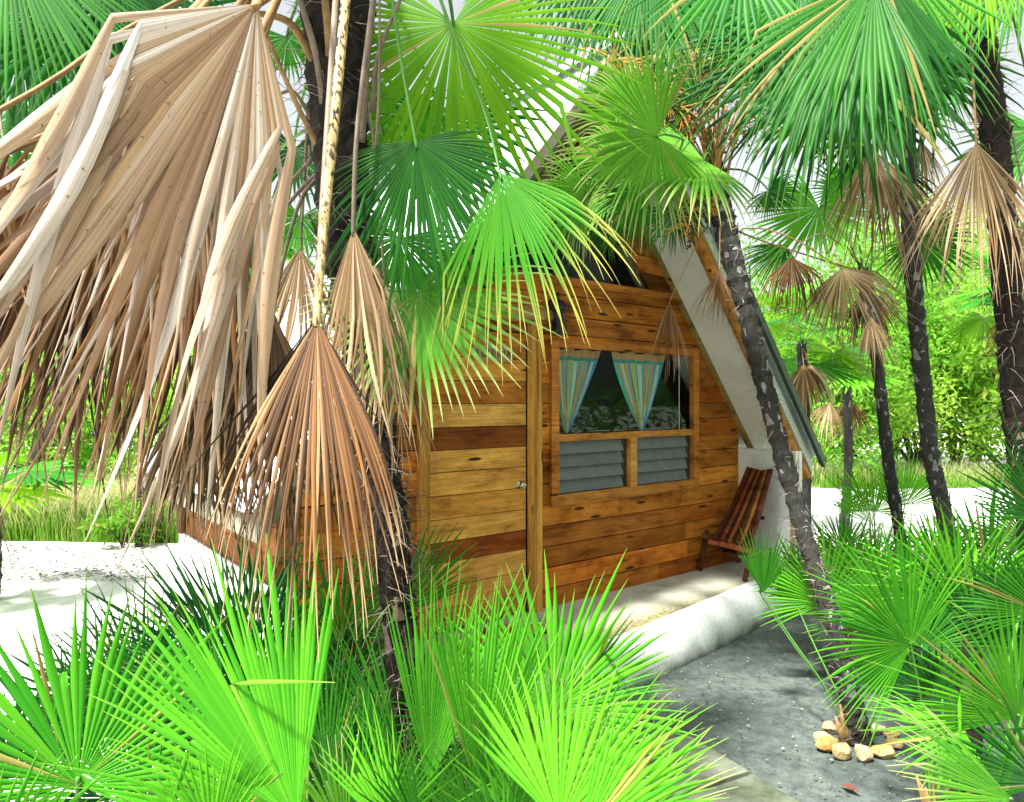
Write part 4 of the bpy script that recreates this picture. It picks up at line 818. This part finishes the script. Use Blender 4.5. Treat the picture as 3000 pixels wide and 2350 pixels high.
clump('young_palm', (-.95, 2.95), 'young fan palm of dark green leaves under the huge dry frond', [
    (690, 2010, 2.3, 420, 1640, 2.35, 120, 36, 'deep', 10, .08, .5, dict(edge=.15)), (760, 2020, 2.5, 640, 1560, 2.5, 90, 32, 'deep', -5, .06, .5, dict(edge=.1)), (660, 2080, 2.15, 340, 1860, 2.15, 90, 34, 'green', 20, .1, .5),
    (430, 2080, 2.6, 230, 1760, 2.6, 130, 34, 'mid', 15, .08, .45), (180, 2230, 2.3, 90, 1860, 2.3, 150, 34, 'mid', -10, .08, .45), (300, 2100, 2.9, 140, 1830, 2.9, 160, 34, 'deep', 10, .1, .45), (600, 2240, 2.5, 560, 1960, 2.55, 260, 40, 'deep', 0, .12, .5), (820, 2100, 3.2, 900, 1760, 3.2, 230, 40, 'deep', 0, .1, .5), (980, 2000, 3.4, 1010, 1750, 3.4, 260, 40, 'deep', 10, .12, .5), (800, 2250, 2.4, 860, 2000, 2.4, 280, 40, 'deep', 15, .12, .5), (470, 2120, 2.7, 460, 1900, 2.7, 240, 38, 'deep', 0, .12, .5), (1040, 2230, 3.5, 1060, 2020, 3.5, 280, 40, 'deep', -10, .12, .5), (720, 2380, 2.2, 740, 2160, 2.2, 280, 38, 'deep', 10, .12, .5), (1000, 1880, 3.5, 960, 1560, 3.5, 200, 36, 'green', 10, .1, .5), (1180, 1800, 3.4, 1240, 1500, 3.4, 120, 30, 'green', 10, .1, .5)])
clump('young_palm', (-.45, 1.55), 'large bright lime young fan palm in the lower middle foreground', [
    (870, 2410, 1.4, 610, 1680, 1.5, 62, 30, 'lime', 0, .04, .62, dict(edge=.12, label='largest lime green frond fanned upright', wid=1.0)), (900, 2440, 1.55, 500, 1900, 1.6, 80, 28, 'lime', 25, .08, .5, dict(edge=.15)), (760, 2500, 1.5, 480, 2220, 1.5, 110, 30, 'lime', 20, .1, .5),
    (1180, 2480, 1.45, 1000, 2090, 1.5, 40, 14, 'lime', 10, .05, .5), (1240, 2470, 1.5, 1080, 2200, 1.45, 40, 12, 'green', 10, .08, .5), (620, 2480, 1.35, 560, 2180, 1.35, 120, 26, 'lime', 0, .08, .5)])
clump('young_palm', (.05, 2.35), 'young fan palm of upright lime fans beside the foot of the shaggy trunk', [
    (1403, 2335, 1.95, 1450, 1690, 2.05, 44, 26, 'lime', 0, .03, .60, dict(edge=.10, cup=.3)), (1255, 2300, 2.05, 1345, 1680, 2.2, 46, 26, 'lime', -8, .03, .58, dict(edge=.12, cup=.2)), (1190, 2290, 2.3, 960, 1800, 2.35, 28, 14, 'green', 0, .05, .5),
    (1290, 2200, 2.5, 1470, 1730, 2.6, 70, 30, 'lime', 10, .05, .5), (1240, 2420, 2.2, 1330, 2120, 2.2, 240, 38, 'green', 10, .1, .5), (1120, 2420, 2.6, 1090, 2260, 2.6, 260, 38, 'deep', 10, .1, .5), (1420, 2300, 2.3, 1540, 2080, 2.3, 200, 30, 'green', 20, .15, .5)])
clump('young_palm', (.30, 3.0), 'young fan palm with one round fan in front of the porch curb', [
    (1622, 2086, 2.45, 1680, 1665, 2.55, 205, 44, 'lime', 0, .05, .55, dict(edge=.18)), (1640, 2100, 2.6, 1880, 1820, 2.6, 120, 34, 'green', 15, .08, .5), (1560, 2140, 2.7, 1440, 1990, 2.7, 180, 32, 'green', 20, .15, .5), (1600, 2200, 2.5, 1700, 2330, 2.4, 160, 30, 'green', 20, .2, .5)])
clump('young_palm', (.25, 1.75), 'young fan palm with yellow tipped lime leaves at the bottom centre', [
    (1640, 2420, 1.65, 1840, 1960, 1.7, 150, 36, 'lime', 0, .05, .55, dict(edge=.15)), (1560, 2440, 1.8, 1590, 2060, 1.85, 110, 28, 'lime', 10, .05, .52), (1700, 2460, 1.55, 2050, 2160, 1.55, 80, 22, 'lime', 15, .08, .5), (1480, 2480, 1.7, 1380, 2240, 1.7, 160, 26, 'green', 20, .1, .5)])
clump('young_palm', (1.95, 3.1), 'bushy young fan palm spreading over the stones at the right', [
    (2668, 1892, 3.0, 2430, 1700, 2.9, 190, 48, 'lime', 12, .10, .50, dict(edge=.15)), (2645, 2046, 3.3, 2620, 1850, 3.3, 130, 36, 'deep', 0, .05, .55), (2815, 1760, 3.4, 2740, 1470, 3.4, 220, 48, 'lime', 0, .08, .5), (2640, 1820, 3.6, 2600, 1520, 3.7, 180, 42, 'green', 10, .08, .5),
    (2700, 1900, 3.3, 2800, 1680, 3.3, 200, 40, 'green', 10, .1, .5), (2880, 1900, 3.2, 2900, 1600, 3.2, 240, 44, 'deep', 0, .12, .5), (2760, 2060, 3.1, 2800, 1880, 3.1, 260, 38, 'deep', 0, .12, .5)])
rc = clump('young_palm', (1.85, 2.75), 'young fan palm with long lime leaves at the right edge of the foreground', [
    (2985, 2105, 2.35, 2760, 1750, 2.3, 140, 42, 'lime', 10, .07, .52, dict(edge=.15)), (2828, 2150, 2.6, 2600, 2240, 2.5, 130, 24, 'lime', 25, .08, .45), (2965, 2345, 2.25, 2560, 2200, 2.2, 60, 20, 'pale', 15, .05, .5), (3060, 1800, 2.8, 2960, 1560, 2.8, 200, 40, 'green', 0, .1, .5),
    (3070, 1520, 3.0, 2800, 1330, 2.9, 60, 24, 'green', 20, .03, .5), (2990, 1790, 3.1, 2990, 1600, 3.1, 240, 40, 'deep', 10, .1, .5), (3050, 2300, 2.3, 2900, 2000, 2.3, 180, 36, 'green', 10, .1, .5), (2870, 1990, 2.9, 2960, 2120, 2.85, 200, 32, 'deep', 10, .15, .5)])
rb = ln_[0] + Vector((-.06, -.02, .02))
for hx, hy, Y, tx, ty, Y2, sp_, n_, m_, ro, mids in ((2236, 1740, 4.45, 2246, 1530, 4.4, 66, 22, 'green', 0, [P(2310, 1860, 4.35), P(2420, 2020, 4.15)]), (2228, 1742, 4.5, 2270, 1600, 4.5, 56, 12, 'green', 30, [P(2310, 1870, 4.35), P(2430, 2040, 4.15)]), (2330, 1765, 4.9, 2325, 1640, 4.9, 150, 34, 'lime', 0, [P(2380, 1880, 4.6), P(2460, 2050, 4.2)])):
    frond(lean, P(hx, hy, Y), P(tx, ty, Y2), sp_, n_, ro, .04, .5, m_, rb, 0, .004, .007, pts=mids)
q = MB()
for dx, h_ in ((-.07, .24), (-.10, .17), (-.05, .16)): q.tube([rb + Vector((dx * .4, 0, -.04)), rb + Vector((dx * .7, -.01, h_ * .5)), rb + Vector((dx, -.01, h_))], [.02, .017, .006], 7)
q.build('leaf_sheath', M['oldstalk'], lean, True, tuple(lean.location))['label'] = 'brown sprouting sheath at the foot of the trunk'
clump('young_palm', (2.55, 5.3), 'fine leaved young fan palm standing behind the leaning trunk', [
    (2420, 1770, 4.8, 2400, 1540, 4.8, 230, 46, 'lime', 0, .08, .5), (2480, 1720, 5.2, 2500, 1500, 5.2, 240, 46, 'green', 10, .1, .5), (2350, 1720, 5.3, 2340, 1560, 5.3, 220, 40, 'lime', 0, .1, .5), (2560, 1730, 5.1, 2580, 1520, 5.1, 230, 44, 'lime', 0, .1, .5), (2500, 1830, 4.6, 2480, 1680, 4.6, 230, 40, 'lime', 10, .1, .5)])
clump('young_palm', (3.75, 6.9), 'young fan palm standing on the white sand between the two grey trunks', [
    (2555, 1535, 6.3, 2465, 1370, 6.3, 90, 34, 'lime', 0, .05, .5), (2650, 1485, 6.4, 2660, 1330, 6.4, 160, 38, 'lime', 0, .05, .55), (2560, 1500, 6.6, 2570, 1370, 6.6, 200, 36, 'sunny', 0, .08, .5), (2470, 1620, 6.2, 2450, 1500, 6.2, 220, 36, 'green', 0, .1, .5)])
clump('young_palm', (3.4, 4.3), 'young fan palm of deep green leaves against the stout trunk at the right edge', [
    (2900, 1700, 4.0, 2860, 1450, 4.0, 230, 46, 'green', 0, .1, .5), (2750, 1680, 4.2, 2720, 1480, 4.2, 230, 44, 'green', 10, .1, .5), (3020, 1600, 4.2, 2990, 1380, 4.2, 220, 42, 'green', 0, .1, .5), (2850, 1830, 3.9, 2830, 1640, 3.9, 250, 42, 'deep', 0, .12, .5)])

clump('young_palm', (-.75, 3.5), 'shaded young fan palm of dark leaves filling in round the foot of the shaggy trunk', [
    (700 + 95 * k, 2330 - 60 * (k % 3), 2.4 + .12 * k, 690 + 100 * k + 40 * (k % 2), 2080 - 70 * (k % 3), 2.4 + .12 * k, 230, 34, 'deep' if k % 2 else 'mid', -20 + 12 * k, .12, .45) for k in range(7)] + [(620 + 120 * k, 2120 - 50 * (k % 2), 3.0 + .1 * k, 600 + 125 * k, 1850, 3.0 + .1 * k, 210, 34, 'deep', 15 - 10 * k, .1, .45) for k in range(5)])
clump('young_palm', (.55, 3.4), 'young fan palm of mid green leaves low before the porch front', [
    (1330, 2120, 2.9, 1290, 1880, 2.9, 220, 34, 'green', 10, .12, .45), (1430, 2200, 2.7, 1480, 2000, 2.7, 240, 34, 'mid', 0, .12, .45), (1230, 2050, 3.2, 1200, 1820, 3.2, 200, 32, 'mid', 0, .1, .45), (1520, 2250, 2.6, 1600, 2090, 2.6, 220, 30, 'green', 20, .14, .45)])
clump('young_palm', (.75, 2.1), 'young fan palm of thin pale tipped leaves leaning over the path slabs', [
    (1560, 2330, 2.0, 1700, 1960, 2.0, 120, 28, 'pale', 20, .06, .42), (1700, 2300, 2.1, 1980, 2010, 2.1, 70, 20, 'lime', 25, .06, .42), (1380, 2420, 1.9, 1300, 2120, 1.9, 120, 24, 'green', 15, .08, .42), (1820, 2440, 1.9, 2130, 2230, 1.9, 60, 16, 'pale', 20, .08, .42)])
clump('young_palm', (-.15, 1.9), 'young fan palm of narrow green strips at the bottom between the two lime fans', [
    (1060, 2420, 1.7, 980, 1990, 1.75, 50, 16, 'green', 10, .05, .40), (1130, 2440, 1.75, 1180, 2110, 1.75, 90, 20, 'lime', 10, .06, .42), (960, 2300, 2.2, 930, 1850, 2.3, 60, 18, 'green', 15, .05, .42), (1010, 2460, 1.6, 860, 2200, 1.6, 80, 16, 'pale', 15, .08, .4)])
trunk(rc, [Vector((1.85, 2.75, -.02)), P(2842, 2250, 2.75), P(2838, 1960, 2.75)], [.05, .045, .04], 'bark', 40, 30, 120, .1, .08, .07, 91)
# ================= farther palms, shrubs, grass, wood
def crown(root, top, n, Lp, Rf, seed, mats, low=-.3, hi=1.2, nseg=24, dead=0):
    r = random.Random(seed); top = Vector(top)
    for k in range(n):
        az = k * 2.399 + r.uniform(-.3, .3); el = low + (hi - low) * r.random()
        d = Vector((math.cos(az) * math.cos(el), math.sin(az) * math.cos(el), math.sin(el))); L = Lp * r.uniform(.7, 1.2)
        hub = top + d * L + Vector((0, 0, -.12 * L)); d2 = (d + Vector((0, 0, -.55))).normalized()
        frond(root, hub, hub + d2 * Rf * r.uniform(.85, 1.1), r.uniform(230, 300), nseg, 0, .15, .5, r.choice(mats), top, .06, .005, .009, nrm=Vector((0, 0, 1)) + d * .4, K=6, cup=-.1)
    for k in range(dead):
        az = r.uniform(0, 6.28); hub = top + Vector((math.cos(az) * .22, math.sin(az) * .22, -.25)); frond(root, hub, hub + Vector((math.cos(az) * .15, math.sin(az) * .15, -Rf)), 100, 20, 0, .5, .4, r.choice(['brown', 'greydead']), top, 0, .005, .008, 'oldstalk', dead=True, K=6)
BP = [((2348, 1010, 8.0), (2352, 1560, 8.0), .055, 9, 2, 'slim fan palm behind the cabin eave with a pale green head', 71), ((-40, 1460, 7.0), (-30, 1640, 7.0), .07, 9, 0, 'low fan palm leaning in at the left edge by the sand', 72),
      ((2990, 880, 9.0), (3010, 1500, 9.0), .08, 12, 2, 'fan palm behind the stout trunk at the right edge', 73), ((2480, 1130, 10.0), (2470, 1420, 10.0), .06, 8, 3, 'short fan palm with small brown dead fronds in the green behind the yard', 74),
      ((690, 700, 9.0), (700, 1560, 9.0), .09, 12, 3, 'fan palm seen behind the shaggy trunk on its left', 75), ((2230, 950, 10.5), (2250, 1500, 10.5), .07, 10, 1, 'pale fan palm directly beyond the right roof edge', 76)]
for (tx, ty, tY), (bx, by, bY), rd, nf, nd, lab, sd_ in BP:
    top = P(tx, ty, tY); base = P(bx, by, bY); base.z = -.02
    rt = empty('fan_palm', (base.x, base.y, 0), 0, lab, 'palm tree', 'farther fan palms')
    trunk(rt, [base, base * .5 + top * .5 + Vector((.05, 0, 0)), top], [rd * 1.2, rd, rd], 'greybark', 40, 40, 60, .1, .1, .08, sd_)
    crown(rt, top, nf, .55, .62, sd_, ['lime', 'green', 'sunny'], dead=nd)

def leaf_cloud(centres, n, size, seed, flat=.5):
    r = np.random.default_rng(seed); V = []; Fc = []; Cc = []
    cs = np.array([c[:3] for c in centres]); rs = np.array([c[3] for c in centres]); pick = r.choice(len(cs), n, p=rs ** 2 / (rs ** 2).sum())
    d = r.normal(size=(n, 3)); d /= np.linalg.norm(d, axis=1)[:, None]; rad = rs[pick] * (.55 + .5 * r.random(n) ** .6); pos = cs[pick] + d * rad[:, None] * np.array([1, 1, .85])
    a = r.normal(size=(n, 3)) + np.array([0, 0, -.35]); a /= np.linalg.norm(a, axis=1)[:, None]; b = np.cross(a, d + r.normal(size=(n, 3)) * .7); b /= np.linalg.norm(b, axis=1)[:, None] + 1e-6
    L = size * r.uniform(.5, 1.4, n); wd = L * r.uniform(.28, .5, n); nrm = np.cross(a, b)
    hue = np.clip(.5 + .3 * np.sin(pick * 12.9) + r.normal(size=n) * .15, 0, 1)
    for i in range(n):
        p = pos[i]; k = 4 * i
        V += [p, p + a[i] * L[i] * .5 + b[i] * wd[i] * .5 + nrm[i] * wd[i] * .15, p + a[i] * L[i], p + a[i] * L[i] * .5 - b[i] * wd[i] * .5 + nrm[i] * wd[i] * .15]
        Fc.append((k, k + 1, k + 2, k + 3)); Cc += [(hue[i], .2, 1)] * 4
    mb = MB(); mb.v = [tuple(v) for v in V]; mb.f = Fc; mb.mi = [0] * len(Fc); mb.c = Cc; return mb
M['bush'] = leafmat('shrub_leaf', (.14, .42, .03), (.42, .58, .08), (.3, .5, .06), .5, .5, .98, .25)
M['bushdark'] = leafmat('dark_shrub_leaf', (.05, .22, .02), (.16, .36, .03), (.1, .3, .03), .5, .5, .98, .25)
def shrub(name, base, h, wdt, n, size, seed, label, mat='bush', cat='shrub', group=None, trunk_h=.35):
    r = random.Random(seed); root = empty(name, base, 0, label, cat, group); bx, by = base[0], base[1]
    cs = []
    for k in range(9 + int(wdt * 3)):
        cs.append((r.uniform(-.5, .5) * wdt, r.uniform(-.4, .4) * wdt, h * (.2 + .75 * r.random()), r.uniform(.16, .30) * min(h, wdt)))
    leaf_cloud(cs, n, size, seed).build('crown', M[mat], root)
    q = MB()
    for k in range(6):
        c = cs[k]; q.tube(spline([(r.uniform(-.05, .05), r.uniform(-.05, .05), -.03), (c[0] * .3, c[1] * .3, c[2] * .5), c[:3]], 7), [.035 * h / 2, .03 * h / 2, .025 * h / 2, .02 * h / 2, .014 * h / 2, .01 * h / 2, .006], 6)
    q.build('stem', M['greybark'], root, True); return root
def bg(px, Y, z=-.02): return ((px - CX) / F * Y, Y, z)
SH = [(2330, 17.5, 4.6, 4.0, 'leafy green shrub beyond the right eave of the cabin'), (2500, 18.5, 5.2, 4.4, 'leafy shrub behind the thin palm with dry fronds'), (2690, 18.0, 4.8, 4.0, 'leafy shrub standing between the slim and the stout palm trunks'), (2800, 19.5, 5.6, 4.4, 'yellow green shrub just left of the stout trunk'), (2970, 17.5, 5.0, 4.4, 'leafy shrub behind the stout trunk at the right edge'), (2610, 22, 8.0, 5.6, 'tall shrub rising at the back between the slim trunks'), (2400, 22, 7.6, 5.4, 'tall shrub rising behind the right roof edge'), (2860, 23, 8.6, 6.0, 'tallest shrub behind the right palm trunks')]
for i, (px, Y, h, wd_, lab) in enumerate(SH):
    shrub('leafy_shrub', bg(px, Y), h, wd_, 12000, .15, 100 + i, lab, 'bush' if i % 3 else 'bushdark', 'shrub', 'shrubs behind the yard')
SHL = [(30, 12.5, 2.6, 2.6, 'green shrub at the left edge behind the grass'), (180, 13.5, 3.0, 2.8, 'green shrub behind the grass under the huge dry frond'), (330, 12.0, 2.3, 1.8, 'yellow leaved shrub behind the grass near the grey post'), (450, 14.0, 3.0, 2.4, 'shrub behind the rear corner of the cabin'), (-120, 14.5, 3.6, 3.0, 'tall shrub at the far left edge')]
for i, (px, Y, h, wd_, lab) in enumerate(SHL):
    shrub('leafy_shrub', bg(px, Y), h, wd_, 4200, .13, 140 + i, lab, 'bush' if i != 1 else 'bushdark', 'shrub', 'shrubs behind the grass bank')
shrub('dark_shrub', bg(362, 9.6), .75, .6, 700, .11, 160, 'small dark leaved shrub at the foot of the grey post', 'bushdark', 'shrub')
q = MB(); q.tube(spline([bg(408, 9.7, -.05), bg(410, 9.7, .5), bg(413, 9.7, 1.2), bg(418, 9.72, 2.0)], 12), [.065, .062, .06, .055, .055, .05, .05, .05, .045, .045, .04, .04], 10); o = q.build('bare_post', M['greybark'], None, True)
tag(o, 'grey bare post standing at the end of the grass bank', 'post')
q = MB(); q.tube(spline([bg(60, 10.5, -.05), P(75, 1440, 10.5), P(100, 1340, 10.5), P(150, 1260, 10.6), P(210, 1150, 10.7)], 14), list(np.linspace(.11, .07, 14)), 10); o = q.build('leaning_trunk', M['greybark'], None, True)
tag(o, 'leaning bare grey tree trunk behind the grass at the left', 'tree trunk')
# far wood
r = random.Random(77); cs = []
for k in range(175):
    an = R_(r.uniform(-66, 75)); dist = r.uniform(19, 30); h = r.uniform(.3, 1) ** .8
    top = 5.2 if an > 0 else 3.6
    cs.append((math.sin(an) * dist, math.cos(an) * dist, h * top * dist / 26, r.uniform(.9, 1.7)))
for k in range(90):  # unseen ring behind the camera, added to darken the pane reflections
    an = R_(r.uniform(50, 285)); dist = r.uniform(9, 13); cs.append((math.sin(an) * dist, math.cos(an) * dist, r.uniform(.0, 1) ** 1.4 * 5.5, r.uniform(.9, 1.5)))
tag(leaf_cloud(cs, 75000, .28, 78).build('far_wood', M['bush']), 'far green wood closing the view behind the yard', 'wood', kind='stuff')
# grass bank at the left
def grass(name, region, n, hmin, hmax, seed, mat):
    r = np.random.default_rng(seed); V = []; Fc = []; Cc = []
    for i in range(n):
        x, y = region(r); h = r.uniform(hmin, hmax); w_ = .006 + .006 * r.random(); an = r.uniform(0, 6.28); lx, ly = math.cos(an), math.sin(an); bend = h * r.uniform(.1, .55); b = len(V); c = r.random()
        for u in (0, .4, .75): 
            p = (x + lx * bend * u * u, y + ly * bend * u * u, h * u - .03); V += [(p[0] - ly * w_ * (1 - u * .7), p[1] + lx * w_ * (1 - u * .7), p[2]), (p[0] + ly * w_ * (1 - u * .7), p[1] - lx * w_ * (1 - u * .7), p[2])]; Cc += [(c, u * .9, 1)] * 2
        V.append((x + lx * bend, y + ly * bend, h - .03)); Cc.append((c, 1, 1)); Fc += [(b, b + 1, b + 3, b + 2), (b + 2, b + 3, b + 5, b + 4), (b + 4, b + 5, b + 6)]
    mb = MB(); mb.v = V; mb.f = Fc; mb.mi = [0] * len(Fc); mb.c = Cc; return mb.build(name, mat)
M['grass'] = leafmat('straw_tipped_grass', (.08, .26, .02), (.20, .36, .04), (.70, .62, .34), .35, .6, .45, .2)
o = grass('tall_grass', lambda r: (lambda px, Y: ((px - CX) / F * Y, Y))(r.uniform(-350, 520), 9.9 + 2.2 * r.random() ** 1.3), 15000, .35, .95, 5, M['grass']); tag(o, 'tall straw tipped grass on the bank left of the cabin', 'grass', kind='stuff')
o = grass('weeds', lambda r: (lambda px, Y: ((px - CX) / F * Y, Y))(r.uniform(2350, 3100), 16.0 + 1.8 * r.random()), 6000, .15, .65, 6, M['grass']); tag(o, 'low weeds along the foot of the shrubs', 'weeds', kind='stuff')
# leaf litter on the sand
def litter(name, region, n, seed, size, cols, label):
    r = np.random.default_rng(seed); mb = MB()
    for i in range(n):
        x, y = region(r); s = size * r.uniform(.4, 1.5); an = r.uniform(0, 6.28); c, sn = math.cos(an), math.sin(an); z = .004 + r.random() * .02; t = r.uniform(-.4, .4) * s
        pts = [(-.6, 0, 0), (0, .3, t), (.6, 0, t * .3), (0, -.3, -t * .3)]
        mb.add([(x + (a * c - b * sn) * s, y + (a * sn + b * c) * s, z + abs(h)) for a, b, h in pts], [(0, 1, 2, 3)], 0, cols[int(r.integers(len(cols)))])
    return tag(mb.build(name, M['tint']), label, 'leaf litter', kind='stuff')
litter('leaf_litter', lambda r: (lambda px, Y: ((px - CX) / F * Y, Y))(r.uniform(-300, 470), 7.7 + 1.9 * r.random()), 2600, 8, .045, [(.10, .09, .07), (.22, .20, .15), (.16, .22, .13), (.05, .05, .04), (.30, .22, .15), (.35, .36, .33)], 'strip of dry leaf litter on the sand before the grass bank')
litter('yard_debris', lambda r: (r.uniform(.6, 4.6), r.uniform(3.0, 6.6)), 2600, 9, .016, [(.02, .02, .018), (.05, .045, .035), (.25, .24, .2)], 'small dark bits strewn over the damp yard')
q = MB(); q.add([(-.05, 0, 0), (0, .025, .012), (.06, .004, .004), (.0, -.025, .016)], [(0, 1, 2, 3)], 0, (.14, .035, .02)); o = q.build('fallen_leaf', M['tint']); o.location = G(2487, 2312, .006); o.rotation_euler = (0, 0, -1)
tag(o, 'single red brown fallen leaf on the damp ground in front of the stone ring', 'leaf')
# overhead wires
for i, (p0, p1, lab) in enumerate(((P(560, 1075, 8), P(860, 1160, 8), 'black cable sagging behind the dry fronds left of the shaggy trunk'), (P(1400, 420, 6.5), P(1790, 130, 6.5), 'thin black cable rising to the ridge against the sky'))):
    q = MB(); e0 = p0 + (p0 - p1) * 2.2; pts = [e0 + (p1 - e0) * t - Vector((0, 0, .25 * math.sin(t * math.pi))) for t in np.linspace(0, 1, 16)]; q.tube(pts, .007, 6); tag(q.build('cable', M['black'], None, True), lab, 'cable')
